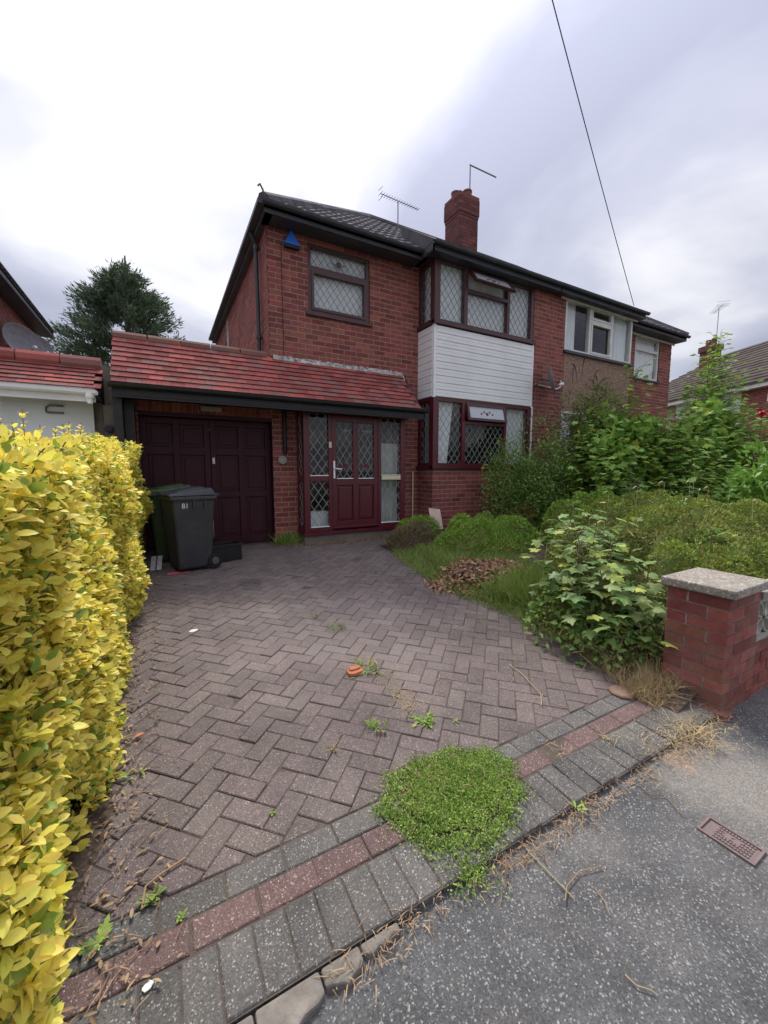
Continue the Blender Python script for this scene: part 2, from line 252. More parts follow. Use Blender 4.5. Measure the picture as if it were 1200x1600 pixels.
# ------------------------------------------------------------------ mesh helpers
def link(o, parent=None):
    col.objects.link(o)
    if parent is not None:
        o.parent = parent
        if parent.type == 'EMPTY': o.matrix_parent_inverse = Matrix.Translation(parent.location).inverted()   # parts are modelled in world coordinates
    return o
class PL:                                            # a wall plane: s along it, d out of it, z up
    def __init__(s, o, sd, nd): s.o = Vector(o); s.s = Vector(sd); s.n = Vector(nd)
    def p(s, a, d, z): return s.o + s.s * a + s.n * d + Vector((0, 0, z))
def FR(Y): return PL((0, Y, 0), (1, 0, 0), (0, -1, 0))
def SD(X): return PL((X, 0, 0), (0, 1, 0), (-1, 0, 0))
class MB:
    def __init__(s): s.v = []; s.f = []
    def pts8(s, P):
        b = len(s.v); s.v += [tuple(p) for p in P]
        for q in ((0, 3, 2, 1), (4, 5, 6, 7), (0, 1, 5, 4), (1, 2, 6, 5), (2, 3, 7, 6), (3, 0, 4, 7)): s.f.append(tuple(b + i for i in q))
        return s
    def box(s, x0, x1, y0, y1, z0, z1):
        s.pts8([(x0, y0, z0), (x1, y0, z0), (x1, y1, z0), (x0, y1, z0), (x0, y0, z1), (x1, y0, z1), (x1, y1, z1), (x0, y1, z1)]); return s
    def pbox(s, pl, s0, s1, d0, d1, z0, z1):
        s.pts8([pl.p(s0, d1, z0), pl.p(s1, d1, z0), pl.p(s1, d0, z0), pl.p(s0, d0, z0), pl.p(s0, d1, z1), pl.p(s1, d1, z1), pl.p(s1, d0, z1), pl.p(s0, d0, z1)]); return s
    def bar(s, a, b, wdt, th, nrm):                  # flat bar from a to b, width in plane, thickness along nrm
        a = Vector(a); b = Vector(b); d = (b - a).normalized(); nrm = Vector(nrm); sd = d.cross(nrm).normalized() * wdt / 2; u = nrm * th / 2
        s.pts8([a - sd - u, a + sd - u, a + sd + u, a - sd + u, b - sd - u, b + sd - u, b + sd + u, b - sd + u]); return s
    def tube(s, pts, r, n=6, cap=True):
        pts = [Vector(p) for p in pts]; rs = r if isinstance(r, (list, tuple)) else [r] * len(pts); b0 = len(s.v); up = None
        for i, p in enumerate(pts):
            t = (pts[min(i + 1, len(pts) - 1)] - pts[max(i - 1, 0)]).normalized()
            if up is None: up = t.orthogonal().normalized()
            up = (up - t * up.dot(t)); up = up.normalized() if up.length > 1e-6 else t.orthogonal().normalized()
            sd = t.cross(up)
            for k in range(n):
                a = 2 * math.pi * k / n; s.v.append(tuple(p + (up * math.cos(a) + sd * math.sin(a)) * rs[i]))
        for i in range(len(pts) - 1):
            for k in range(n): s.f.append((b0 + i * n + k, b0 + i * n + (k + 1) % n, b0 + (i + 1) * n + (k + 1) % n, b0 + (i + 1) * n + k))
        if cap:
            s.f.append(tuple(b0 + k for k in range(n))[::-1]); s.f.append(tuple(b0 + (len(pts) - 1) * n + k for k in range(n)))
        return s
    def lathe(s, c, prof, n=16, axis=(0, 0, 1)):     # prof: (r, h) list
        ax = Vector(axis).normalized(); u = ax.orthogonal().normalized(); v = ax.cross(u); c = Vector(c); b0 = len(s.v)
        for r, h in prof:
            for k in range(n):
                a = 2 * math.pi * k / n; s.v.append(tuple(c + ax * h + (u * math.cos(a) + v * math.sin(a)) * r))
        for i in range(len(prof) - 1):
            for k in range(n): s.f.append((b0 + i * n + k, b0 + i * n + (k + 1) % n, b0 + (i + 1) * n + (k + 1) % n, b0 + (i + 1) * n + k))
        s.f.append(tuple(b0 + k for k in range(n))[::-1]); s.f.append(tuple(b0 + (len(prof) - 1) * n + k for k in range(n)))
        return s
    def prism(s, poly, z0, z1):
        b = len(s.v); n = len(poly); s.v += [(x, y, z0) for x, y in poly] + [(x, y, z1) for x, y in poly]
        s.f.append(tuple(range(b, b + n))[::-1]); s.f.append(tuple(range(b + n, b + 2 * n)))
        for i in range(n): s.f.append((b + i, b + (i + 1) % n, b + n + (i + 1) % n, b + n + i))
        return s
    def ext(s, poly, off):                           # poly: 3d points, extruded by off
        b = len(s.v); n = len(poly); off = Vector(off); s.v += [tuple(Vector(p)) for p in poly] + [tuple(Vector(p) + off) for p in poly]
        s.f.append(tuple(range(b, b + n))); s.f.append(tuple(range(b + n, b + 2 * n))[::-1])
        for i in range(n): s.f.append((b + i, b + n + i, b + n + (i + 1) % n, b + (i + 1) % n))
        return s
    def mesh(s, name, m, smooth=False, recalc=True):
        me = bpy.data.meshes.new(name); me.from_pydata(s.v, [], s.f)
        if recalc:
            bm = bmesh.new(); bm.from_mesh(me); bmesh.ops.recalc_face_normals(bm, faces=bm.faces); bm.to_mesh(me); bm.free()
        me.materials.append(MATS[m])
        if smooth: me.shade_smooth()
        return me
    def build(s, name, m, parent=None, smooth=False, kind=None, bevel=0.0, recalc=True):
        o = bpy.data.objects.new(name, s.mesh(name, m, smooth, recalc)); link(o, parent)
        if kind: o['kind'] = kind
        if bevel > 0:
            bv = o.modifiers.new('bevel', 'BEVEL'); bv.width = bevel; bv.segments = 2; bv.limit_method = 'ANGLE'
        return o
def thing(name, label, cat, loc=(0, 0, 0), group=None):
    o = bpy.data.objects.new(name, None); o.location = loc; o.empty_display_size = 0.1; link(o)
    o['label'] = label; o['category'] = cat
    if group: o['group'] = group
    return o
def tag(o, label, cat, group=None, kind=None):
    if label: o['label'] = label
    if cat: o['category'] = cat
    if group: o['group'] = group
    if kind: o['kind'] = kind
    return o
def struct(name, mb, m, **k): return mb.build(name, m, kind='structure', **k)

# ------------------------------------------------------------------ leaf scattering
TPL = {}
def tpl(name, v, f, ac): TPL[name] = (np.array(v, float), f, np.array(ac, float))
tpl('ovate', [(0, 0, 0), (.24, -.38, .06), (.24, .38, .06), (.58, -.46, .06), (.58, .46, .06), (.84, -.27, -.01), (.84, .27, -.01), (.24, 0, 0), (.58, 0, -.01), (.84, 0, -.05), (1, 0, -.10)],
    [(0, 7, 1), (0, 2, 7), (7, 8, 3, 1), (7, 2, 4, 8), (8, 9, 5, 3), (8, 4, 6, 9), (9, 10, 5), (9, 6, 10)], [0, 1, 1, 1, 1, 1, 1, 0, 0, .3, .9])
_h = [(-.12, .20), (-.04, .36), (.03, .47), (.13, .43), (.22, .29), (.33, .43), (.43, .50), (.57, .58), (.58, .45), (.54, .28), (.61, .20), (.72, .23), (.82, .12)]
_c = lambda x, y: -.30 * y * y - .16 * max(0, x - .2) ** 2 + .05 * math.sin(9 * x + 5 * abs(y))
tpl('maple', [(.28, 0, .03), (0, 0, 0)] + [(x, -y, _c(x, y)) for x, y in _h] + [(1, 0, -.12)] + [(x, y, _c(x, y) - .03) for x, y in _h][::-1],
    [(0, i, i + 1) for i in range(1, 2 * len(_h) + 2)] + [(0, 2 * len(_h) + 2, 1)], [0] * (2 * len(_h) + 3))
tpl('blade', [(0, -.5, 0), (0, .5, 0), (.5, -.4, 0.0), (.5, .4, 0.0), (1, 0, -.22)], [(0, 2, 3, 1), (2, 4, 3)], [0] * 5)
tpl('spike', [(0, -.5, 0), (0, .5, 0), (.55, -.35, .05), (.55, .35, .05), (1, 0, 0)], [(0, 2, 3, 1), (2, 4, 3)], [0] * 5)
tpl('lance', [(0, 0, 0), (.4, -.5, .04), (.4, .5, .04), (1, 0, -.15), (.4, 0, 0)], [(0, 4, 1), (0, 2, 4), (4, 3, 1), (4, 2, 3)], [0] * 5)
def norm(a): return a / np.maximum(np.linalg.norm(a, axis=-1, keepdims=True), 1e-9)
def leaf_mesh(name, m, t, P, D, U, L, W):
    v, f, ac = TPL[t]; n = len(P); P = np.asarray(P, float); D = norm(np.asarray(D, float)); U = np.asarray(U, float)
    S = np.cross(D, U); bad = np.linalg.norm(S, axis=1) < 1e-4; S[bad] = np.cross(D[bad], np.array([0.3, 0.5, 0.8])); S = norm(S); U = np.cross(S, D)
    L = np.broadcast_to(np.asarray(L, float), (n,)); W = np.broadcast_to(np.asarray(W, float), (n,))
    V = P[:, None, :] + D[:, None, :] * (v[None, :, 0:1] * L[:, None, None]) + S[:, None, :] * (v[None, :, 1:2] * W[:, None, None]) + U[:, None, :] * (v[None, :, 2:3] * L[:, None, None])
    k = len(v); me = bpy.data.meshes.new(name); me.vertices.add(n * k); me.vertices.foreach_set('co', V.reshape(-1))
    lt = np.concatenate([np.array(q) for q in f]); ls = np.array([len(q) for q in f])
    loops = (lt[None, :] + (np.arange(n) * k)[:, None]).reshape(-1); sizes = np.tile(ls, n)
    me.loops.add(len(loops)); me.loops.foreach_set('vertex_index', loops.astype(np.int32))
    me.polygons.add(len(sizes)); st = np.concatenate([[0], np.cumsum(sizes)[:-1]])
    me.polygons.foreach_set('loop_start', st.astype(np.int32))
    a = me.attributes.new('across', 'FLOAT', 'POINT'); a.data.foreach_set('value', np.tile(ac, n))
    me.update(calc_edges=True); me.validate(); me.materials.append(MATS[m]); return me
def leaves(name, m, t, P, D, U, L, W, parent=None, kind='stuff'):
    o = bpy.data.objects.new(name, leaf_mesh(name, m, t, P, D, U, L, W)); link(o, parent)
    if kind: o['kind'] = kind
    return o
def rdir(n): return norm(rng.normal(size=(n, 3)))

# ================================================================== SETTING
def grid(name, x0, x1, y0, y1, nx, ny, zf, m, smooth=True):
    mb = MB()
    for j in range(ny + 1):
        for i in range(nx + 1):
            x = x0 + (x1 - x0) * i / nx; y = y0 + (y1 - y0) * j / ny; mb.v.append((x, y, zf(x, y)))
    for j in range(ny):
        for i in range(nx):
            a = j * (nx + 1) + i; mb.f.append((a, a + 1, a + nx + 2, a + nx + 1))
    return mb.build(name, m, smooth=smooth, kind='structure', recalc=False)
grid('ground', -400, 400, -400, 400, 2, 2, lambda x, y: -0.35, 'soil')
pv = grid('pavement', -25, 45, -9, 1.02, 70, 40, lambda x, y: 0.006 * math.sin(x * 1.7 + y) * math.cos(y * 2.1), 'asphalt')
# drive bed under the blocks, with the bare edges of the plot
dr = grid('driveway', -0.62, 4.6, 1.0, 7.0, 20, 30, lambda x, y: G(y) - 0.0055, 'joint_sand')
grid('neighbour_drive', -6.5, -0.6, 1.0, 6.9, 10, 10, lambda x, y: G(y) - 0.02, 'block')
def hnoise(x, y):
    return 0.5 * math.sin(2.3 * x + 1.3 * y) * math.cos(1.7 * y - 0.8 * x) + 0.3 * math.sin(5.1 * x - 3.3 * y) + 0.2 * math.cos(7.7 * y + 4.1 * x)
def edge_x(y):                                        # where the blocks end and the planting starts
    ys = [1.0, 1.3, 1.7, 2.05, 2.66, 3.3, 4.15, 5.1, 5.95, 6.4, 7]; xs = [2.55, 2.55, 2.76, 2.88, 2.86, 2.78, 2.84, 3.04, 3.36, 3.75, 4.1]
    return float(np.interp(y, ys, xs))
def gz(x, y):                                         # garden surface
    e = max(0.0, min(1.0, (x - edge_x(y)) / 0.5)); return G(y) - 0.03 + 0.13 * e + 0.03 * e * hnoise(x, y)
grid('garden_bed', 2.5, 17.0, 1.12, 6.85, 90, 60, lambda x, y: gz(x, y), 'soil')

# ------------------------------------------------------------------ drive: herringbone blocks, border rows
def chamfer_block(poly, h=0.05, c=0.0038):             # poly in local xy, counter-clockwise, top at z=0
    n = len(poly); mb = MB(); cx = sum(p[0] for p in poly) / n; cy = sum(p[1] for p in poly) / n
    ins = []
    for i in range(n):
        a = Vector(poly[i - 1]); b = Vector(poly[i]); d = Vector(poly[(i + 1) % n])
        e1 = (b - a).normalized(); e2 = (d - b).normalized(); n1 = Vector((-e1.y, e1.x)); n2 = Vector((-e2.y, e2.x)); m = (n1 + n2)
        k = c / max(0.35, (1 + n1.dot(n2)) / 2 * m.length) * 1.0
        ins.append(b + m.normalized() * min(c * 2, c * math.sqrt(2 / max(0.2, 1 + n1.dot(n2)))))
    mb.v = [(x, y, -h) for x, y in poly] + [(x, y, -c) for x, y in poly] + [(p.x, p.y, 0) for p in ins]
    for i in range(n):
        j = (i + 1) % n; mb.f.append((i, j, n + j, n + i)); mb.f.append((n + i, n + j, 2 * n + j, 2 * n + i))
    mb.f.append(tuple(range(2 * n, 3 * n))); return mb
def clip(poly, nx, ny, d):                            # keep nx*x+ny*y >= d
    out = []
    for i in range(len(poly)):
        a = poly[i - 1]; b = poly[i]; da = nx * a[0] + ny * a[1] - d; db = nx * b[0] + ny * b[1] - d
        if (da >= 0) != (db >= 0): t = da / (da - db); out.append((a[0] + (b[0] - a[0]) * t, a[1] + (b[1] - a[1]) * t))
        if db >= 0: out.append(b)
    return out
def area(p): return 0.5 * sum(p[i - 1][0] * p[i][1] - p[i][0] * p[i - 1][1] for i in range(len(p)))
def tidy(p):
    q = []
    for a in p:
        if not q or math.hypot(a[0] - q[-1][0], a[1] - q[-1][1]) > 0.008: q.append(a)
    if len(q) > 1 and math.hypot(q[0][0] - q[-1][0], q[0][1] - q[-1][1]) < 0.008: q.pop()
    return q
c45 = math.sqrt(0.5); SLOPE = math.atan(0.042)
blocks = []                                           # (centre, polygon or None for a whole block, angle, material)
B = 0.1025; g = 0.0035
for i in range(-80, 90):
    for j in range(-80, 90):
        k = (i - j) % 4
        if k == 0: r = (i, j, 2, 1)
        elif k == 3: r = (i, j, 1, 2)
        else: continue
        a0 = r[0] * B + g / 2; b0 = r[1] * B + g / 2; a1 = (r[0] + r[2]) * B - g / 2; b1 = (r[1] + r[3]) * B - g / 2
        P = [((a - b) * c45 + 0.062, (a + b) * c45 + 0.0) for a, b in ((a0, b0), (a1, b0), (a1, b1), (a0, b1))]
        cx = sum(p[0] for p in P) / 4; cy = sum(p[1] for p in P) / 4
        if cx < -0.5 or cy < 1.35 or cy > 6.72 or cx > edge_x(cy) + 0.16: continue
        if cx > 3.95 or (cy > 6.33 and 1.95 < cx < 4.1): continue
        Q = tidy(clip(P, 0, 1, 1.425))
        if len(Q) < 3 or area(Q) < 0.002: continue
        whole = area(Q) > 0.999 * area(P)
        qx = sum(p[0] for p in Q) / len(Q); qy = sum(p[1] for p in Q) / len(Q)
        blocks.append((qx, qy, None if whole else [(x - qx, y - qy) for x, y in Q], 45 if r[2] == 2 else 135, 'paver'))
x = -0.6
while x < 2.75:
    blocks.append((x, 1.3675, None, 0, 'paver_grey')); blocks.append((x + 0.09 + 0.004 * math.sin(x * 9), 1.262, None, 0, 'paver_red')); x += 0.2055
x = -0.6
while x < 2.95:
    blocks.append((x, 1.104, None, 90, 'paver_grey')); x += 0.1035
base_poly = [(-0.0995, -0.0495), (0.0995, -0.0495), (0.0995, 0.0495), (-0.0995, 0.0495)]
base_me = {m: chamfer_block(base_poly).mesh('paver', m, recalc=False) for m in ('paver', 'paver_grey', 'paver_red')}
blocks.sort(key=lambda b: math.hypot(b[0] - 0.3, b[1]) + (3 if b[0] < -0.42 else 0))
rest = {m: MB() for m in base_me}
for q, (x, y, poly, ang, m) in enumerate(blocks):
    tx = random.gauss(0, 0.010); ty = random.gauss(0, 0.010); dz = random.gauss(0, 0.0020)
    if m == 'paver_red' and x > 1.5: dz -= 0.002
    zt = G(y) + dz
    if m == 'paver_grey' and y < 1.25: tx += 0.02 * (1.2 - y)
    M = Matrix.Translation((x, y, zt)) @ Matrix.Rotation(SLOPE + tx, 4, 'X') @ Matrix.Rotation(ty, 4, 'Y') @ Matrix.Rotation(R(ang) if poly is None else 0, 4, 'Z')
    if q < 300:
        me = base_me[m] if poly is None else chamfer_block(poly).mesh('paver', m, recalc=False)
        o = bpy.data.objects.new('paver', me); link(o, dr); o.matrix_basis = M
    else:
        cb = chamfer_block(poly or base_poly); b0 = len(rest[m].v)
        rest[m].v += [tuple(M @ Vector(p)) for p in cb.v]; rest[m].f += [tuple(b0 + i for i in f) for f in cb.f]
for m, mb in rest.items():
    if mb.v: mb.build('paving_blocks', m, dr, kind='stuff', recalc=False)

# ------------------------------------------------------------------ bricks on a wall plane
def courses(s0, s1, z0, z1, holes, bl=0.24, ch=0.0868, off=0.0, zoff=0.0):
    out = []; r = math.floor((z0 - zoff) / ch)
    while zoff + r * ch < z1 - 0.01:
        za = max(z0, zoff + r * ch + 0.007); zb = min(z1, zoff + (r + 1) * ch - 0.007)
        if zb - za > 0.012:
            st = off + (0.5 * bl if r % 2 else 0); k = math.floor((s0 - st) / bl) - 1
            while st + k * bl < s1:
                a = max(s0, st + k * bl + 0.006); b = min(s1, st + (k + 1) * bl - 0.006); k += 1
                segs = [(a, b)]
                for (h0, h1, hz0, hz1) in holes:
                    if zb <= hz0 + 0.02 or za >= hz1 - 0.02: continue
                    ns = []
                    for (p, q) in segs:
                        if q <= h0 or p >= h1: ns.append((p, q)); continue
                        if p < h0: ns.append((p, h0))
                        if q > h1: ns.append((h1, q))
                    segs = ns
                out += [(p, q, za, zb) for p, q in segs if q - p > 0.02]
        r += 1
    return out
def core(mb, pl, s0, s1, z0, z1, holes, d0=-0.22, d1=0.0):
    zs = sorted({z0, z1} | {z for h in holes for z in h[2:] if z0 < z < z1})
    for za, zb in zip(zs[:-1], zs[1:]):
        segs = [(s0, s1)]
        for (h0, h1, hz0, hz1) in holes:
            if hz0 < (za + zb) / 2 < hz1:
                ns = []
                for p, q in segs:
                    if q <= h0 or p >= h1: ns.append((p, q)); continue
                    if p < h0: ns.append((p, h0))
                    if q > h1: ns.append((h1, q))
                segs = ns
        for p, q in segs: mb.pbox(pl, p, q, d0, d1, za, zb)
_bm = {}
def brick_obj(pl, b, parent, m, proud=0.003, depth=0.06):
    s0, s1, z0, z1 = b; key = (round(s1 - s0, 3), round(z1 - z0, 3), tuple(pl.s), m)
    if key not in _bm:
        mb = MB(); q = PL((0, 0, 0), pl.s, pl.n); hs = (s1 - s0) / 2; hz = (z1 - z0) / 2
        mb.pbox(q, -hs, hs, -depth, 0, -hz, hz); _bm[key] = mb.mesh('brick', m)
    o = bpy.data.objects.new('brick', _bm[key]); link(o, parent); o.location = pl.p((s0 + s1) / 2, proud + random.uniform(-.001, .001), (z0 + z1) / 2)
    return o
def brick_join(mb, pl, bs, proud=0.003, depth=0.05):
    for b in bs: mb.pbox(pl, b[0], b[1], -depth, proud + random.uniform(-.001, .001), b[2], b[3])
# ------------------------------------------------------------------ windows
def lattice(mb, pl, s0, s1, z0, z1, d, px=0.118, pz=0.195, wd=0.0075, th=0.006):
    sl = pz / px
    for sg in (1, -1):
        span = (z1 - z0) + sl * (s1 - s0); k = -int(span / pz) - 2
        while k * pz < span + pz:
            pts = []
            c = (z0 if sg == 1 else z0) + k * pz
            for s_ in (s0, s1):
                z_ = c + sg * sl * (s_ - s0)
                if z0 <= z_ <= z1: pts.append((s_, z_))
            for z_ in (z0, z1):
                s_ = s0 + (z_ - c) / (sg * sl)
                if s0 < s_ < s1: pts.append((s_, z_))
            k += 1
            if len(pts) >= 2:
                a, b = pts[0], pts[1]
                if math.hypot(a[0] - b[0], a[1] - b[1]) > 0.02: mb.bar(pl.p(a[0], d, a[1]), pl.p(b[0], d, b[1]), wd, th, pl.n)
def pane(parent, pl, s0, s1, z0, z1, d, lead='lead', px=0.118, pz=0.195, frost=None):
    p = MB().pbox(pl, s0, s1, d - 0.004, d, z0, z1).build('pane', frost or 'glass', parent)
    if lead:
        l = MB(); lattice(l, pl, s0, s1, z0, z1, d + 0.006, px, pz); l.build('leading', lead, parent, recalc=False)
    return p
def frame(mb, pl, s0, s1, z0, z1, w, d0, d1):
    mb.pbox(pl, s0, s0 + w, d0, d1, z0, z1); mb.pbox(pl, s1 - w, s1, d0, d1, z0, z1)
    mb.pbox(pl, s0 + w, s1 - w, d0, d1, z0, z0 + w); mb.pbox(pl, s0 + w, s1 - w, d0, d1, z1 - w, z1)
def curtain(parent, pl, s0, s1, z0, z1, d, m='curtain', folds=9.0, amp=0.025, name='curtain', flare=0.0):
    n = max(8, int((s1 - s0) * 60)); mb = MB()
    for i in range(n + 1):
        t = i / n; s_ = s0 + (s1 - s0) * t; dd = d + amp * math.sin(s_ * folds * 2 * math.pi) + amp * .4 * math.sin(s_ * folds * 5.3)
        mb.v.append(tuple(pl.p(s_, dd, z1))); mb.v.append(tuple(pl.p(s_ - flare * t, dd, z0)))
    for i in range(n): mb.f.append((2 * i, 2 * i + 1, 2 * i + 3, 2 * i + 2))
    return mb.build(name, m, parent, smooth=True, recalc=False)
def motif(parent, pl, s, z, d, r, m='motif'):
    mb = MB()
    for k in range(7):
        a = k * 2 * math.pi / 7; c = pl.p(s + math.cos(a) * r * .55, d, z + math.sin(a) * r * .55)
        mb.lathe(c, [(r * .42, 0), (r * .42, .004)], 8, pl.n)
    mb.lathe(pl.p(s, d, z), [(r * .4, 0), (r * .4, .006)], 8, pl.n)
    for sg in (-1, 1): mb.bar(pl.p(s + sg * r * 1.0, d, z - r * .3), pl.p(s + sg * r * 2.6, d, z + r * .25), r * .3, .004, pl.n)
    return mb.build('rose_motif', m, parent)

# ================================================================== THE SEMI-DETACHED PAIR
YW, YB = 6.8, 6.28
EAV, RDG, YE, YR = 5.48, 8.08, 6.45, 10.02            # eave and ridge
XL, XR = 1.52, 14.0
SLP = (RDG - EAV) / (YR - YE)
def roof_part(parent, xa, xb, m='roof_tile'):
    base = MB()                                       # slabs under the tiles
    def pz(x, y): return EAV + SLP * min(y - YE, 2 * YR - YE - y, x - XL, XR - x)
    hipL, hipR = XL + (YR - YE), XR - (YR - YE); YBk = 2 * YR - YE
    def slab(poly):
        base.ext([(x, y, z) for x, y, z in poly], (0, 0, -0.06))
    fx0 = xa if xa > XL + .1 else None
    if fx0 is None:
        slab([(XL, YE, EAV), (xb, YE, EAV), (xb, YR, RDG), (hipL, YR, RDG)])
        slab([(XL, YBk, EAV), (hipL, YR, RDG), (xb, YR, RDG), (xb, YBk, EAV)])
        slab([(XL, YE, EAV), (hipL, YR, RDG), (XL, YBk, EAV)])
    else:
        slab([(xa, YE, EAV), (XR, YE, EAV), (hipR, YR, RDG), (xa, YR, RDG)])
        slab([(xa, YBk, EAV), (xa, YR, RDG), (hipR, YR, RDG), (XR, YBk, EAV)])
        slab([(XR, YE, EAV), (XR, YBk, EAV), (hipR, YR, RDG)])
    ro = base.build('roof', m, parent)
    t = MB(); nc = 15; st = 0.075                     # wavy courses on the front slope
    for c in range(nc):
        y0 = YE + (YR - YE) * c / nc; y1 = YE + (YR - YE) * (c + 1.12) / nc
        lo = max(xa, XL + (y0 - YE)); hi = min(xb, XR - (y0 - YE)); n = int((hi - lo) / st)
        if n < 2: continue
        b0 = len(t.v)
        for i in range(n + 1):
            x = lo + (hi - lo) * i / n; wv = 0.05 * abs(math.sin(x / 0.3 * math.pi))
            z0 = EAV + SLP * (y0 - YE); z1 = EAV + SLP * (y1 - YE)
            t.v += [(x, y0, z0 + 0.005), (x, y0, z0 + 0.05 + wv), (x, y1, z1 + 0.012 + wv)]
        for i in range(n):
            a = b0 + 3 * i; t.f += [(a, a + 3, a + 4, a + 1), (a + 1, a + 4, a + 5, a + 2)]
    t.build('tile_courses', m, ro, kind='stuff', recalc=False)
    rl = MB()
    def ridge(p, q, r=0.10, ln=0.42):
        p = Vector(p); q = Vector(q); n = int((q - p).length / ln)
        for i in range(n):
            a = p.lerp(q, i / n); b = p.lerp(q, (i + 0.97) / n); mb = MB().tube([a, b], r, 8); mb.build('ridge_tile', m, ro)
    if fx0 is None:
        ridge((XL, YE, EAV + .04), (hipL, YR, RDG + .04)); ridge((hipL, YR, RDG + .04), (xb, YR, RDG + .04))
    else:
        ridge((XR, YE, EAV + .04), (hipR, YR, RDG + .04)); ridge((xa, YR, RDG + .04), (hipR, YR, RDG + .04))
    return ro
def eaves(parent, x0, x1, yg, z, m='dark_fascia', ywall=YW, soffit=True, capm=None, fm='dark_fascia'):
    MB().box(x0, x1, yg + 0.10, yg + 0.125, z - 0.14, z + 0.03).build('fascia', fm, parent)
    if soffit: MB().box(x0, x1, yg + 0.125, ywall + 0.02, z - 0.13, z - 0.118).build('soffit', fm, parent)
    g_ = MB(); pr = [(0.0, 0.055), (0.008, 0.02), (0.03, 0.0), (0.07, 0.0), (0.092, 0.02), (0.097, 0.055)]
    b0 = len(g_.v)
    for xx in (x0 - .03, x1 + .03):
        for (dy, dz) in pr: g_.v.append((xx, yg + dy, z - 0.06 + dz))
        for (dy, dz) in pr[::-1]: g_.v.append((xx, yg + dy * .94 + .003, z - 0.06 + dz * .93 + 0.004))
    k = len(pr) * 2
    for i in range(k): g_.f.append((b0 + i, b0 + (i + 1) % k, b0 + k + (i + 1) % k, b0 + k + i))
    g_.f.append(tuple(range(b0, b0 + k))); g_.f.append(tuple(range(b0 + k, b0 + 2 * k)))
    return g_.build('gutter', m, parent)
def bay_roof(parent, x0, x1, m='roof_tile'):
    mb = MB(); ya, za = 6.06, 5.49; yb, zb = 7.15, EAV + SLP * 0.9 + 0.10
    mb.ext([(x0, ya, za), (x1, ya, za), (x1, yb, zb), (x0, yb, zb)], (0, 0, 0.05))
    mb.ext([(x0, ya, za), (x0, yb, zb), (x0, yb, za)], (0.02, 0, 0)); mb.ext([(x1, ya, za), (x1, yb, zb), (x1, yb, za)], (-0.02, 0, 0))
    return mb.build('bay_roof', m, parent)

house = thing('semi_detached_house', 'dark red brick semi-detached house with leaded brown windows and white clad bay', 'house', (1.63, YW, 0.2))
P1 = FR(YW); PB = FR(YB); PS = SD(1.63); PBS = SD(4.55)
W1 = (2.30, 3.47, 4.17, 5.30); WP = (2.08, 3.95, 0.2, 2.52); WSd = (11.05, 11.48, 4.45, 5.33)
cm = MB()
core(cm, P1, 1.63, 4.56, 0.1, 5.40, [W1, WP])
core(cm, PS, 7.02, 13.6, 0.1, 5.40, [WSd])
cm.box(1.63, 7.75, 13.6, 13.8, 0.1, 5.4)
core(cm, PB, 4.56, 7.19, 0.1, 1.51, []); core(cm, PBS, 6.30, 6.79, 0.1, 1.51, [])
core(cm, PB, 7.20, 7.75, 0.1, 5.40, [])
cm.box(7.72, 7.75, 6.5, 13.6, 0.1, 5.4)
wall = cm.build('wall', 'mortar', house)
up = courses(1.624, 4.56, 3.36, 5.37, [W1], off=1.624 + .01)
bb = courses(4.545, 7.19, 0.28, 1.50, [], off=4.545)
sideb = courses(6.80, 13.6, 3.2, 5.40, [WSd], off=6.80 + .12)
ind = up + [None] * 0
for b in up: brick_obj(P1, b, wall, 'brick')
nleft = max(0, 300 - len(up)); bb_i = sorted(bb, key=lambda b: b[0] - 0.3 * b[2])[:nleft]
for b in bb_i: brick_obj(PB, b, wall, 'brick')
jm = MB()
brick_join(jm, PB, [b for b in bb if b not in bb_i]); brick_join(jm, PBS, courses(6.28, 6.79, 0.28, 1.50, [], off=6.28 + .12))
brick_join(jm, PS, sideb); brick_join(jm, PB, courses(7.20, 7.75, 0.28, 5.38, [], off=7.2))
brick_join(jm, P1, courses(1.634, 2.07, 0.24, 2.62, [], off=1.64)); brick_join(jm, P1, courses(3.96, 4.55, 0.24, 3.35, [], off=3.96))
jm.build('brick_courses', 'brick', wall, kind='stuff', recalc=False)
dark = MB(); dark.box(1.86, 7.7, 7.03, 13.5, 5.36, 5.42); dark.box(1.86, 7.7, 7.03, 13.5, 2.80, 2.88); dark.box(1.86, 7.7, 9.0, 9.05, 0.2, 5.36); dark.box(4.58, 7.18, 6.33, 7.0, 5.42, 5.46); dark.box(4.58, 7.18, 6.35, 7.05, 2.86, 2.89)
dark.box(1.86, 7.7, 6.83, 13.5, 0.18, 0.22); dark.box(4.0, 4.05, 7.03, 9.0, 0.2, 5.36)
dark.build('interior', 'dark_room', house)
ro = roof_part(house, XL, 7.75)
hi_ = MB().tube([(1.55, 6.48, 5.53), (1.51, 6.44, 5.65), (1.46, 6.40, 5.69), (1.43, 6.39, 5.65)], 0.014, 6).build('hip_iron', 'rust', ro)
eaves(house, XL + .0, 4.36, YE - 0.10, EAV + .02)
MB().box(XL, XL + 0.025, YE + .03, 2 * YR - YE, EAV - .12, EAV + .05).build('fascia', 'dark_fascia', house)
MB().box(XL + .025, 1.66, YE + .03, 2 * YR - YE, EAV - .11, EAV - .098).build('soffit', 'dark_fascia', house)
MB().box(XL - .10, XL - .002, YE - .05, 2 * YR - YE, EAV - .045, EAV + .015).build('gutter', 'dark_fascia', house)
bay_roof(house, 4.36, 7.75); eaves(house, 4.36, 7.75, 5.96, 5.50, ywall=YB)
MB().box(4.36, 4.38, 6.06, 6.85, 5.36, 5.50).build('fascia', 'dark_fascia', house)
dp = MB(); dp.tube([(1.47, 7.22, 5.42), (1.56, 7.28, 5.28), (1.57, 7.28, 3.2)], 0.034, 8)
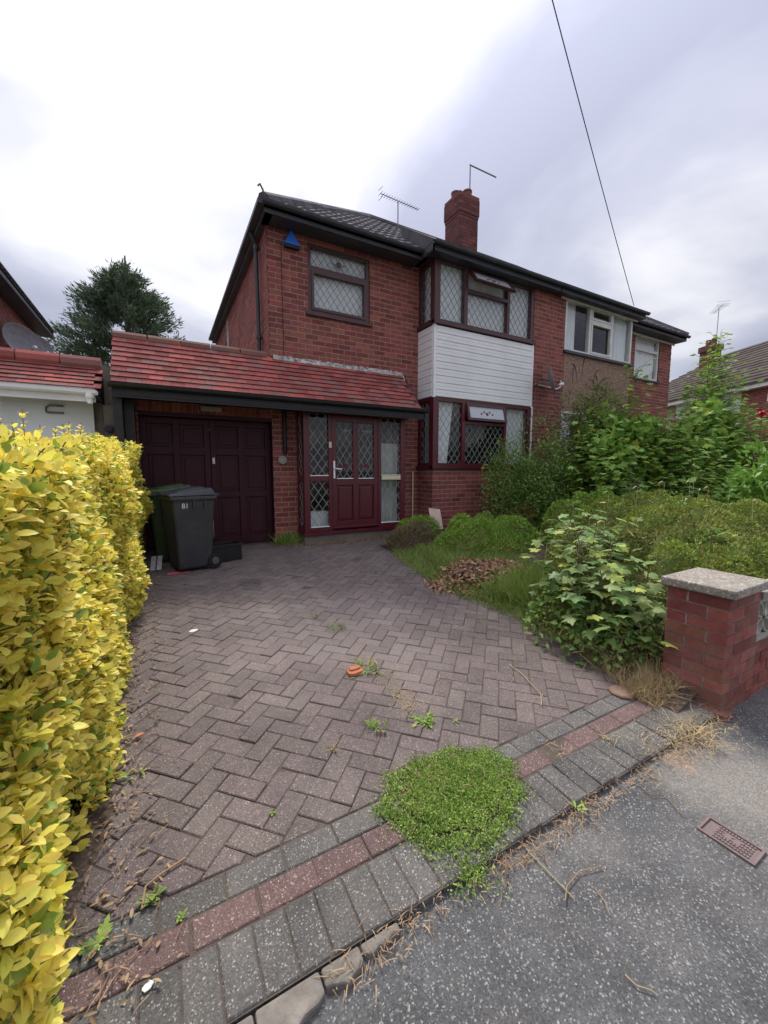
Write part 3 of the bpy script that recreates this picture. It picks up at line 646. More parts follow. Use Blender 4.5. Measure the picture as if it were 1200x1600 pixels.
for z in (5.2, 3.75): dp.lathe((1.57, 7.28, z), [(.05, 0), (.05, .06)], 8)
dp.build('downpipe', 'dark_fascia', house)
# first floor window
def simple_window(parent, pl, s0, s1, z0, z1, mfr, fw_=0.06, recess=0.02):
    f = MB(); frame(f, pl, s0 + .003, s1 - .003, z0 + .003, z1 - .003, fw_, -0.07 - recess, -recess)
    return f
f = simple_window(house, P1, *W1, 'brown_frame'); zt = 4.915; f.pbox(P1, W1[0] + .063, W1[1] - .063, -.09, -.02, zt - .035, zt + .035)
wn = f.build('window', 'brown_frame', house)
f2 = MB(); frame(f2, P1, W1[0] + .065, W1[1] - .065, W1[2] + .065, zt - .037, .045, -.085, -.005); f2.build('casement', 'brown_frame', wn)
pane(wn, P1, 2.365, 3.405, zt + .036, 5.236, -.05, 'lead_dark', .125, .175); pane(wn, P1, 2.41, 3.36, 4.28, zt - .083, -.05, 'lead_dark', .125, .175)
motif(wn, P1, 2.885, 5.08, -.04, .055, 'lead_dark')
MB().pbox(P1, W1[0] - .04, W1[1] + .04, -.06, .05, W1[2] - .045, W1[2] + .002).build('sill', 'brown_frame', wn)
curtain(house, P1, 2.33, 3.44, 4.20, 5.28, -.115, 'curtain', 5.0, .010)
# bay windows
def bay_window(z0, z1, ztr, tilt, lead, net):
    f = MB(); fd0, fd1 = -0.09, 0.0
    f.pbox(PB, 4.55, 4.68, -.13, 0.004, z0, z1)                                    # corner post
    f.pbox(PB, 7.10, 7.18, fd0, fd1, z0, z1); f.pbox(PB, 4.683, 7.098, fd0, fd1, z0, z0 + .06); f.pbox(PB, 4.683, 7.098, fd0, fd1, z1 - .06, z1)
    f.pbox(PB, 5.26, 5.345, fd0, fd1, z0 + .062, z1 - .062); f.pbox(PB, 6.40, 6.47, fd0, fd1, z0 + .062, z1 - .062)
    f.pbox(PB, 5.347, 6.398, fd0, fd1, ztr - .03, ztr + .03)
    f.pbox(PBS, 6.41, 6.80, fd0, -.002, z0, z0 + .06); f.pbox(PBS, 6.41, 6.80, fd0, -.002, z1 - .06, z1); f.pbox(PBS, 6.735, 6.80, fd0, -.002, z0 + .062, z1 - .062)
    wn = f.build('bay_window', 'brown_frame' if net else 'burgundy', house)
    for a, b, za, zb in ((4.685, 5.258, z0 + .062, z1 - .062), (5.347, 6.398, z0 + .062, ztr - .032), (6.472, 7.098, z0 + .062, z1 - .062)): pane(wn, PB, a, b, za, zb, -.05, lead, .142, .19)
    pane(wn, PBS, 6.412, 6.733, z0 + .062, z1 - .062, -.05, lead, .142, .19)
    # top-hung casement, swung out
    zt_, L_ = z1 - .06, z1 - .06 - (ztr + .03); c, s_ = math.cos(tilt), math.sin(tilt)
    o = Vector((0, YB, zt_)); dn = Vector((0, -s_, -c)); nn = Vector((0, -c, s_))
    def q(s, d, t): return o + Vector((s, 0, 0)) + nn * d + dn * t
    cs = MB()
    def cb(s0, s1, t0, t1, d0=-.03, d1=.025): cs.pts8([q(s0, d1, t1), q(s1, d1, t1), q(s1, d0, t1), q(s0, d0, t1), q(s0, d1, t0), q(s1, d1, t0), q(s1, d0, t0), q(s0, d0, t0)])
    cb(5.35, 5.40, 0, L_); cb(6.345, 6.395, 0, L_); cb(5.40, 6.345, 0, .05); cb(5.40, 6.345, L_ - .05, L_)
    co = cs.build('casement', 'brown_frame', wn)
    gp = MB(); gp.pts8([q(5.40, .002, L_ - .05), q(6.345, .002, L_ - .05), q(6.345, -.002, L_ - .05), q(5.40, -.002, L_ - .05), q(5.40, .002, .05), q(6.345, .002, .05), q(6.345, -.002, .05), q(5.40, -.002, .05)])
    gp.build('pane', 'frosted', wn)
    md = MB()
    for k in range(5): md.lathe(q(5.72 + .075 * k, .004, L_ * .5 + .02 * (-1) ** k), [(.035 if k == 2 else .022, 0), (.035 if k == 2 else .022, .004)], 8, nn)
    md.build('rose_motif', 'motif', wn)
    MB().pbox(PB, 4.50, 7.21, -.03, .06, z0 - .05, z0 + .002).pbox(PBS, 6.20, 6.79, -.03, .05, z0 - .052, z0 + .001).build('sill', 'brown_frame' if net else 'burgundy', wn)
    return wn
bw_u = bay_window(4.265, 5.40, 4.965, R(38), 'lead_dark', True)
bw_l = bay_window(1.58, 2.885, 2.45, R(14), 'lead', False)
for (a, b) in ((4.66, 5.27), (5.33, 6.42), (6.44, 7.12)): curtain(house, PB, a, b, 4.28, 5.38, -.105, 'curtain', 4.5, .010)
curtain(house, PBS, 6.40, 6.78, 4.28, 5.38, -.105, 'curtain', 5, .010)
curtain(house, PB, 4.68, 5.12, 1.6, 2.87, -.12, 'curtain', 7, .018, flare=.14)
curtain(house, PB, 6.46, 7.12, 1.6, 2.87, -.12, 'curtain', 7, .018)
curtain(house, PBS, 6.50, 6.78, 1.6, 2.87, -.18, 'drape', 8, .02)
# white boards of the bay apron
bk = MB(); bk.box(4.575, 7.16, 6.30, 6.79, 2.895, 4.205); apron = bk.build('bay_apron', 'white_plastic', house)
nb = 10; hb = 1.30 / nb; bme = {}
for i in range(nb):
    z = 2.90 + i * hb
    for key, pl, a, b in (('f', PB, 4.585, 7.165), ('s', PBS, 6.315, 6.785)):
        if key not in bme:
            mb = MB(); q = PL((0, 0, 0), pl.s, pl.n); P = []
            prof = [(-.02, 0), (.004, 0), (.010, .010), (.010, hb * .48), (.004, hb * .5), (.010, hb * .54), (.010, hb - .014), (-.004, hb - .003), (-.02, hb - .003)]
            b0 = 0
            for s_ in (a, b):
                for d, zz in prof: mb.v.append(tuple(q.p(s_, d, zz)))
            k = len(prof)
            for j in range(k - 1): mb.f.append((j, j + 1, k + j + 1, k + j))
            mb.f.append(tuple(range(k))); mb.f.append(tuple(range(k, 2 * k)))
            bme[key] = mb.mesh('cladding_board', 'white_plastic')
        o = bpy.data.objects.new('cladding_board', bme[key]); link(o, apron); o.location = pl.p(0, .012, z)
MB().box(4.535, 4.587, 6.262, 6.316, 2.88, 4.212).build('corner_trim', 'white_plastic', apron); MB().box(7.163, 7.20, 6.255, 6.30, 2.88, 4.212).build('corner_trim', 'white_plastic', apron)
# chimney
ch = MB(); cx0, cx1, cy0, cy1 = 7.29, 7.93, 8.98, 9.60; ztop = 8.90
ch.box(cx0, cx1, cy0, cy1, 6.9, 8.35)
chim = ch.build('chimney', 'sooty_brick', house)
cbm = MB()
for pl, s0, s1 in ((FR(cy0), cx0 - .006, cx1), (SD(cx0), cy0, cy1)): brick_join(cbm, pl, courses(s0, s1, 7.0, 8.33, [], off=s0))
cbm.box(cx0 - .012, cx1 + .012, cy0 - .012, cy1 + .012, 8.34, 8.40); cbm.box(cx0 - .026, cx1 + .026, cy0 - .026, cy1 + .026, 8.41, ztop - .08); cbm.box(cx0 - .02, cx1 + .02, cy0 - .02, cy1 + .02, ztop - .08, ztop)
for pl, s0, s1 in ((FR(cy0 - .028), cx0 - .033, cx1 + .026), (SD(cx0 - .028), cy0 - .026, cy1 + .026)): brick_join(cbm, pl, courses(s0, s1, 8.42, ztop - .09, [], off=s0))
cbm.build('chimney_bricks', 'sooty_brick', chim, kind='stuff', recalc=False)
for (x, y) in ((cx0 + .16, cy0 + .38), (cx0 + .40, cy0 + .18)):
    MB().lathe((x, y, ztop - .01), [(.14, 0), (.125, .05), (.12, .16), (.13, .17), (.13, .21), (.10, .21)], 14).build('chimney_pot', 'chimney_pot', chim, smooth=False)
# cable clipped down the brickwork, pale pipe by the bay
MB().tube([(1.86, YW - .012, 5.15), (1.86, YW - .012, 3.42)], .006, 5).build('cable', 'black_plastic', house)
MB().tube([(4.42, YW - .03, 1.48), (4.42, YW - .03, .45), (4.43, YW - .05, .3)], .014, 6).build('waste_pipe', 'cream_plastic', house)
MB().tube([(7.215, YB - .02, 2.9), (7.21, YB - .02, 1.2)], .018, 6).build('downpipe', 'white_plastic', house)
f = simple_window(house, PS, *WSd, 'white_plastic', .05); ws = f.build('window', 'white_plastic', house); pane(ws, PS, WSd[0] + .053, WSd[1] - .053, WSd[2] + .053, WSd[3] - .053, -.05, None)

# ------------------------------------------------------------------ the attached house
nb_h = thing('semi_detached_house', 'attached brick house with white framed windows and pebbledashed bay behind the saplings', 'house', (13.9, YW, 0.2))
NB = (8.22, 10.87, 4.25, 5.42); NBL = (8.22, 10.87, 1.55, 2.9); NW2 = (11.96, 13.24, 4.15, 5.37)
PR = PL((13.9, 0, 0), (0, 1, 0), (1, 0, 0))
cm = MB(); core(cm, P1, 10.87, 13.9, .1, 5.4, [NW2]); cm.box(13.68, 13.9, 7.02, 13.6, .1, 5.4); cm.box(7.76, 13.9, 13.6, 13.8, .1, 5.4); core(cm, PB, 7.752, 8.22, .1, 5.4, []); core(cm, PB, 8.22, 10.87, .1, 1.5, []); cm.box(10.66, 10.87, 6.5, 6.8, .1, 1.5)
nw = cm.build('wall', 'mortar', nb_h); jm = MB()
brick_join(jm, P1, courses(10.87, 13.906, 2.0, 5.38, [NW2], off=10.9)); brick_join(jm, PB, courses(7.752, 8.22, .28, 5.38, [], off=7.2)); brick_join(jm, PB, courses(8.22, 10.87, .28, 1.5, [], off=8.2))
jm.build('brick_courses', 'brick', nw, kind='stuff', recalc=False)
ap = MB().box(8.222, 10.868, YB - .01, 6.79, 2.9, 4.2).build('bay_apron', 'pebbledash', nb_h)
for (z0, z1, ztr) in ((4.25, 5.42, 5.06), (1.55, 2.9, 2.5)):
    f = MB(); frame(f, PB, 8.223, 10.867, z0, z1, .06, -.09, 0.002)
    for a in (9.10, 9.98): f.pbox(PB, a, a + .07, -.09, 0, z0 + .062, z1 - .062)
    f.pbox(PB, 9.172, 9.978, -.09, 0, ztr - .03, ztr + .03); frame(f, PB, 9.175, 9.975, z0 + .063, ztr - .032, .045, -.05, .012); frame(f, PB, 9.175, 9.975, ztr + .032, z1 - .063, .045, -.05, .012)
    f.pbox(PL((10.87, 0, 0), (0, 1, 0), (1, 0, 0)), 6.38, 6.8, -.06, 0.0, z0, z1)
    wn = f.build('bay_window', 'white_paint', nb_h)
    for a, b, za, zb in ((8.285, 9.098, z0 + .062, z1 - .062), (9.222, 9.928, z0 + .11, ztr - .08), (9.222, 9.928, ztr + .08, z1 - .11), (10.052, 10.805, z0 + .062, z1 - .062)): pane(wn, PB, a, b, za, zb, -.05, None)
    MB().pbox(PB, 8.18, 10.91, -.03, .07, z0 - .06, z0 - .002).build('sill', 'dark_fascia', wn)
    curtain(nb_h, PB, 8.30, 8.72, z0 + .03, z1 - .03, -.125, 'curtain', 7, .022); curtain(nb_h, PB, 10.25, 10.75, z0 + .03, z1 - .03, -.125, 'curtain', 7, .022)
MB().lathe((9.0, 7.3, 4.78), [(.42, 0), (.42, .03)], 24, (0, -1, 0)).build('oval_mirror', 'wood_oval', nb_h)
f = simple_window(nb_h, P1, *NW2, 'white_paint', .075); f.pbox(P1, NW2[0] + .08, NW2[1] - .08, -.09, -.02, 4.95, 5.03); wn = f.build('window', 'white_paint', nb_h)
pane(wn, P1, 12.04, 13.16, 4.23, 4.945, -.05, None); pane(wn, P1, 12.04, 13.16, 5.035, 5.29, -.05, None); curtain(nb_h, P1, 12.0, 13.2, 4.2, 5.33, -.115, 'curtain', 4, .010)
MB().pbox(P1, NW2[0] - .04, NW2[1] + .04, -.03, .05, NW2[2] - .05, NW2[2]).build('sill', 'dark_fascia', wn)
dk = MB(); dk.box(7.8, 13.66, 7.03, 13.5, 5.36, 5.42); dk.box(7.8, 13.66, 7.03, 13.5, 2.8, 2.88); dk.box(7.8, 13.66, 8.6, 8.65, .2, 5.36); dk.box(8.25, 10.85, 6.35, 7.05, 2.86, 2.89); dk.box(8.25, 10.85, 6.33, 7.0, 5.43, 5.46); dk.build('interior', 'dark_room', nb_h)
roof_part(nb_h, 7.752, XR)
bay_roof(nb_h, 7.752, 11.05); eaves(nb_h, 7.78, 11.05, 5.96, 5.50, ywall=YB); eaves(nb_h, 11.08, XR, YE - .10, EAV + .02); MB().box(8.0, 11.0, YB - .06, YB - .035, 5.33, 5.368).build('trim', 'white_paint', nb_h); MB().box(11.1, 13.95, YW - .06, YW - .035, 5.30, 5.358).build('trim', 'white_paint', nb_h)
MB().box(XR - .025, XR, YE + .03, 2 * YR - YE, EAV - .12, EAV + .05).build('fascia', 'dark_fascia', nb_h)

# ================================================================== GARAGE with its tiled canopy
gar = thing('garage', 'garage with dark burgundy panelled doors under a red clay tiled canopy', 'garage', (0.6, YW, 0.25))
GX0, GX1 = -0.51, 4.2; EY, EZ, TY, TZ = 6.10, 2.60, 6.80, 3.33
gm = MB(); GD = (-0.27, 1.63, 0.1, 2.30)
core(gm, P1, -0.5, 1.628, .1, 2.62, [GD]); gm.box(-0.5, -0.28, 7.02, 12, .1, 2.6); gm.box(-0.5, 1.62, 7.02, 12, 2.62, 2.66); gm.box(-.5, 1.62, 12, 12.1, .1, 2.6)
gw = gm.build('wall', 'mortar', gar)
jm = MB(); brick_join(jm, P1, courses(-0.506, -0.275, .24, 2.3, [], off=-.5)); k = -0.5
while k < 1.6: jm.pbox(P1, k + .004, k + .08, -.05, .006, 2.36, 2.585); k += .085
jm.build('brick_courses', 'brick', gw, kind='stuff', recalc=False)
MB().box(-.52, -.42, 6.22, 6.79, .2, 2.45).box(-.415, -.30, 6.45, 6.79, .2, 2.45).build('side_post', 'black_plastic', gar)
# doors: two leaves of stiles, rails and sunk panels
for (a, b) in ((-0.265, 0.676), (0.684, 1.625)):
    d = MB(); st = .085; zs = (0.27, 0.40, 1.06, 1.16, 1.74, 1.86, 2.20, 2.295); mid = (a + b) / 2
    for s0, s1 in ((a, a + st), (mid - .05, mid + .05), (b - st, b)): d.pbox(P1, s0, s1, -.20, -.15, zs[0], zs[-1])
    for z0, z1 in ((zs[0], zs[1]), (zs[2], zs[3]), (zs[4], zs[5]), (zs[6], zs[7])):
        for s0, s1 in ((a + st, mid - .05), (mid + .05, b - st)): d.pbox(P1, s0, s1, -.20, -.152, z0, z1)
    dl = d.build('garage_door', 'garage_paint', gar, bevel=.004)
    for z0, z1 in ((zs[1], zs[2]), (zs[3], zs[4]), (zs[5], zs[6])):
        for s0, s1 in ((a + st, mid - .05), (mid + .05, b - st)):
            p = MB(); p.pbox(P1, s0, s1, -.20, -.18, z0, z1); p.pbox(P1, s0 + .05, s1 - .05, -.18, -.164, z0 + .05, z1 - .05)
            p.build('panel', 'garage_paint', dl, bevel=.006)
    if a > 0: MB().pbox(P1, a + .02, a + .055, -.15, -.135, 1.60, 1.70).pbox(P1, a + .03, a + .045, -.135, -.10, 1.61, 1.625).build('handle', 'steel', dl)
fg = MB(); fg.pbox(P1, -.272, -.264, -.2, .012, .24, 2.30); fg.pbox(P1, 1.622, 1.632, -.2, .012, .24, 2.30); fg.pbox(P1, -.272, 1.632, -.2, .012, 2.296, 2.33); fg.pbox(P1, -.5, 1.63, -.02, .008, 2.331, 2.358); fg.build('door_frame', 'garage_paint', gar)
MB().pbox(P1, .55, .85, .008, .07, 2.40, 2.47).build('lamp', 'block', gar, bevel=.01)
# canopy carcass, fascia, gutter
sl_ = (TZ - EZ) / (TY - EY)
cc = MB(); cc.ext([(GX0, EY, EZ - .03), (GX1, EY, EZ - .03), (GX1, TY, TZ - .03), (GX0, TY, TZ - .03)], (0, 0, -.03)); cc.box(GX0 + .01, GX1 - .01, EY + .03, YW, 2.50, 2.515)
cc.ext([(GX0, EY + .03, EZ - .12), (GX0, YW, EZ - .12), (GX0, YW, TZ - .07), (GX0, EY + .03, EZ - .07)], (.02, 0, 0)); cc.ext([(GX1 - .02, EY + .03, EZ - .12), (GX1 - .02, YW - .01, EZ - .12), (GX1 - .02, YW - .01, TZ - .07), (GX1 - .02, EY + .03, EZ - .07)], (.02, 0, 0))
cr_ = cc.build('canopy_roof', 'dark_fascia', gar)
MB().box(GX0, GX1, EY + .005, EY + .03, 2.42, EZ - .02).build('fascia', 'black_plastic', gar)
eaves(gar, GX0, GX1 + .02, EY - .105, EZ - .01, 'black_plastic', soffit=False, fm='black_plastic')
nr = 9; tw = .166; Ls = math.hypot(TY - EY, TZ - EZ); ga = Ls / nr; ang = math.atan2(TZ - EZ, TY - EY)
tl = MB(); hw = tw / 2 - .0015; n_ = 4
for i in range(n_ + 1):
    y = (ga + .055) * i / n_; cmb_ = .024 - .024 * i / n_ + .003 * math.sin(math.pi * i / n_)
    for xx in (-hw, hw): tl.v.append((xx, y, cmb_)); tl.v.append((xx, y, cmb_ + .014))
for i in range(n_):
    a = 4 * i; tl.f += [(a + 1, a + 3, a + 7, a + 5), (a, a + 4, a + 6, a + 2), (a, a + 1, a + 5, a + 4), (a + 2, a + 6, a + 7, a + 3)]
tl.f += [(0, 2, 3, 1), (16, 17, 19, 18)]
tile_me = tl.mesh('roof_tile', 'clay_tile'); tile_me.materials.append(MATS['tile_edge'])
for pf in tile_me.polygons:
    if pf.center.y < .001: pf.material_index = 1
half_me = None
for r in range(nr):
    xo = GX0 + (tw / 2 if r % 2 == 0 else tw)
    n = int((GX1 - xo) / tw + .6)
    xs = [xo + i * tw for i in range(n)]
    if r % 2: xs = [GX0 + tw * .5 - .01] + xs[0:]
    for x in xs:
        if x + tw / 2 > GX1 + .09: continue
        o = bpy.data.objects.new('roof_tile', tile_me); link(o, cr_); L_ = ga * r - .03
        o.location = (x, EY + math.cos(ang) * L_, EZ + math.sin(ang) * L_ + .0 + random.uniform(0, .002)); o.rotation_euler = (ang - R(1.2) + random.gauss(0, .006), random.gauss(0, .006), random.gauss(0, .004))
x = GX0
while x < 1.55:
    MB().tube([(x, TY + .03, TZ + .015), (x + .40, TY + .03, TZ + .015)], .085, 10).build('ridge_tile', 'ridge_tile', cr_); x += .42
fl = MB(); n = 60
for i in range(n):
    a = 1.68 + 2.50 * i / n; b = a + 2.50 / n; h = .05 + .025 * random.random(); q = .05 + .02 * random.random()
    fl.pts8([(a, YW - .05 - q, TZ - .06 - q), (b, YW - .05 - q, TZ - .06 - q), (b, YW - .006, TZ - .03), (a, YW - .006, TZ - .03), (a, YW - .03 - q * .8, TZ - .02 - q * .6), (b, YW - .03 - q * .8, TZ - .02 - q * .6), (b, YW - .01, TZ + h), (a, YW - .01, TZ + h)])
fl.build('mortar_flashing', 'flashing', cr_)
MB().tube([(4.2, YW - .02, TZ + .02), (4.28, YW - .02, 3.2), (4.32, YW - .02, 2.95), (4.40, YW - .02, 2.6)], .008, 5).build('cable', 'black_plastic', gar)
# downpipe from the canopy gutter, down the brick column
MB().tube([(1.83, YW - .05, 2.5), (1.83, YW - .05, 1.78)], .036, 8).build('downpipe', 'black_plastic', gar)

# ================================================================== GLAZED PORCH
YP = 6.40; PP = FR(YP)
X_ = lambda u, v=740: float(onY(u, v, YP)[0])
por = thing('porch', 'burgundy glazed porch with leaded side lights and panelled front door', 'porch', (3.0, YP, G(YP)))
pz0, pz1 = .46, 2.50; px0, px1 = 2.04, 4.0; ztr = 1.36
dx0, dx1 = X_(519), X_(591)
MB().box(px0 - .02, px1 + .02, YP - .03, YW - .01, G(YP) - .1, pz0 - .055).build('plinth', 'old_wall', por)
MB().box(px0 - .03, px1 + .03, YP - .06, YW - .01, pz0 - .054, pz0).build('sill', 'burgundy', por)
f = MB(); fd = -.07
SPL = SD(px0)
f.pbox(PP, px0, px0 + .10, -.10, .002, pz0, pz1); f.pbox(PP, px1 - .10, px1, -.10, .002, pz0, pz1)
f.pbox(PP, px0 + .102, px1 - .102, fd, 0, pz1 - .06, pz1)
for a, b in ((px0 + .102, dx0 - .062), (dx1 + .062, px1 - .102)):
    f.pbox(PP, a, b, fd, 0, pz0, pz0 + .07); f.pbox(PP, a, b, fd, 0, ztr - .045, ztr + .045)
f.pbox(PP, dx0 - .06, dx0, fd, .002, pz0, pz1 - .062); f.pbox(PP, dx1, dx1 + .06, fd, .002, pz0, pz1 - .062)
f.pbox(SPL, YP + .102, YW - .01, fd, 0, pz0, pz0 + .07); f.pbox(SPL, YP + .102, YW - .01, fd, 0, pz1 - .06, pz1); f.pbox(SPL, YP + .102, YW - .01, fd, 0, ztr - .045, ztr + .045); f.pbox(SPL, YW - .06, YW - .012, fd, -.001, pz0 + .072, pz1 - .062)
fr_ = f.build('frame', 'burgundy', por, bevel=.004)
MB().box(px1 - .06, px1 - .002, YP + .102, YW - .01, pz0, pz1).build('side_panel', 'burgundy', por)
for a, b in ((px0 + .102, dx0 - .062), (dx1 + .062, px1 - .102)):
    for z0, z1 in ((pz0 + .072, ztr - .047), (ztr + .047, pz1 - .062)):
        pane(por, PP, a, b, z0, z1, -.03, 'lead', .145, .20)
        MB().pbox(PP, a, b, -.02, .006, z0 - .002, z0 + .012).build('bead', 'white_plastic', por)
for z0, z1 in ((pz0 + .072, ztr - .047), (ztr + .047, pz1 - .062)): pane(por, SPL, YP + .104, YW - .062, z0, z1, -.03, 'lead', .145, .20)
dd = MB(); d0, d1 = dx0 + .004, dx1 - .004; dz0, dz1 = pz0 + .015, pz1 - .066; dm = (d0 + d1) / 2
dd.pbox(PP, d0, d0 + .085, -.06, -.004, dz0, dz1); dd.pbox(PP, d1 - .085, d1, -.06, -.004, dz0, dz1); dd.pbox(PP, dm - .05, dm + .05, -.06, -.006, dz0 + .14, dz1 - .11)
for z0, z1 in ((dz0, dz0 + .14), (1.24, 1.36), (dz1 - .11, dz1)): dd.pbox(PP, d0 + .085, d1 - .085, -.06, -.005, z0, z1)
do_ = dd.build('door', 'burgundy', por, bevel=.005)
for a, b in ((d0 + .085, dm - .05), (dm + .05, d1 - .085)):
    pane(do_, PP, a, b, 1.36, dz1 - .11, -.03, 'lead', .128, .20); motif(do_, PP, (a + b) / 2, 1.58, -.018, .045); motif(do_, PP, (a + b) / 2 + .02, dz1 - .25, -.018, .038, 'lead')
    MB().pbox(PP, a, b, -.02, .004, 1.352, 1.366).build('bead', 'white_plastic', do_)
    p = MB(); p.pbox(PP, a, b, -.05, -.03, dz0 + .14, 1.24); p.pbox(PP, a + .035, b - .035, -.03, -.010, dz0 + .175, 1.205); p.build('panel', 'burgundy', do_, bevel=.009)
MB().pbox(PP, d0 + .015, d1 - .015, -.004, .018, dz0 + .015, dz0 + .045).build('weather_bar', 'burgundy', do_, bevel=.006)
MB().pbox(PP, d0 + .02, d0 + .052, -.004, .006, 1.36, 1.66).build('handle_plate', 'white_plastic', do_, bevel=.003)
MB().tube([PP.p(d0 + .036, .006, 1.53), PP.p(d0 + .036, .05, 1.53), PP.p(d0 + .15, .055, 1.52)], .011, 8).build('handle', 'white_plastic', do_)
MB().pbox(PP, dx0 - .055, dx0 - .012, .002, .02, 1.88, 1.98).build('doorbell', 'cream_plastic', por)
MB().pbox(PP, dx1 + .066, px1 - .106, .004, .016, ztr - .035, ztr + .035).pbox(PP, dx1 + .085, px1 - .125, .016, .022, ztr - .02, ztr + .018).build('letter_plate', 'cream_plastic', por, bevel=.003)
curtain(por, PP, dx1 + .10, px1 - .08, pz0 + .05, pz1 - .5, -.16, 'drape', 9, .015, name='net_curtain'); curtain(por, SPL, YP + .12, YW - .03, pz0 + .05, pz1 - .2, -.12, 'drape', 10, .012, name='net_curtain')
MB().box(px0 + .13, px0 + .50, YP + .2, YP + .4, pz0, pz0 + .32).build('cardboard_box', 'curtain', por)
#@@PART3

# ================================================================== FRONT GARDEN WALL
gwl = thing('garden_wall', 'red brick front wall with capped end pier and concrete screen blocks', 'wall', (3.1, 1.1, 0))
pc = MB().box(2.905, 3.332, 1.005, 1.330, -.1, .742).build('pier', 'garden_mortar', gwl)
CH = .0752
def gb(x0, x1, y0, y1, z0, z1, parent, jit=.002):
    mb = MB(); hx, hy, hz = (x1 - x0) / 2, (y1 - y0) / 2, (z1 - z0) / 2; c = .004
    for sx, sy, sz, zz in ((hx, hy, 1, 0),): pass
    mb.prism([(-hx + c, -hy), (hx - c, -hy), (hx, -hy + c), (hx, hy - c), (hx - c, hy), (-hx + c, hy), (-hx, hy - c), (-hx, -hy + c)], -hz, hz)
    o = mb.build('brick', 'garden_brick', parent); o.location = ((x0 + x1) / 2 + random.uniform(-jit, jit), (y0 + y1) / 2 + random.uniform(-jit, jit), (z0 + z1) / 2); o.rotation_euler = (0, random.gauss(0, .004), random.gauss(0, .006)); return o
for k in range(10):
    z0 = -.015 + k * CH + .006; z1 = z0 + .0655
    if k % 2: R_ = [(2.9, 3.0025, 1.0, 1.215), (2.9, 3.0025, 1.226, 1.335), (3.0135, 3.2285, 1.0, 1.1025), (3.239, 3.34, 1.0, 1.1025)]
    else: R_ = [(2.9, 3.115, 1.0, 1.1025), (3.126, 3.34, 1.0, 1.1025), (2.9, 3.0025, 1.1135, 1.335)] if k % 4 == 0 else [(2.9, 3.0025, 1.0, 1.1), (2.9, 3.0025, 1.111, 1.335), (3.0135, 3.115, 1.0, 1.1025), (3.126, 3.34, 1.0, 1.1025)]
    for r in R_: gb(*r, z0, z1, pc)
gb(2.855, 2.97, .955, 1.17, -.03, .035, pc)
cp = MB().box(2.872, 3.375, .965, 1.37, .745, .80).build('cap', 'concrete', gwl, bevel=.008)
wl = MB().box(3.342, 9.5, 1.012, 1.095, -.1, .36).build('base_wall', 'garden_mortar', gwl)
for k in range(5):
    x = 3.345 + (.11 if k % 2 else 0)
    if k % 2: gb(3.345, 3.445, 1.005, 1.1, -.015 + k * CH + .006, -.015 + k * CH + .0715, wl)
    while x < 9.2:
        gb(x + .005, x + .22, 1.005, 1.1, -.015 + k * CH + .006, -.015 + k * CH + .0715, wl); x += .225
def screen_block():
    mb = MB(); S = .29; y0, y1 = -.045, .045
    mb.box(0, S, y0, y1, 0, .028); mb.box(0, S, y0, y1, S - .028, S); mb.box(0, .028, y0, y1, .028, S - .028); mb.box(S - .028, S, y0, y1, .028, S - .028)
    c = S / 2
    for sx in (-1, 1):
        for sz in (-1, 1):
            e_ = Vector((sx * (c - .026), 0, sz * (c - .026))); t = Vector((-e_.z, 0, e_.x)).normalized()
            for sg in (-1, 1):
                prev = None
                for i in range(9):
                    u = i / 8; p = e_ * u + t * sg * .040 * math.sin(math.pi * u); p = Vector((c, 0, c)) + p
                    if prev is not None: mb.bar(prev, p, .014, .07, (0, 1, 0))
                    prev = p
    return mb.mesh('screen_block', 'block')
sb_me = screen_block(); x = 3.345
while x < 8.5:
    o = bpy.data.objects.new('screen_block', sb_me); link(o, gwl); o.location = (x, 1.055, .372); x += .30
MB().box(3.342, 9.5, .985, 1.12, .665, .715).build('coping', 'concrete', gwl, bevel=.006)

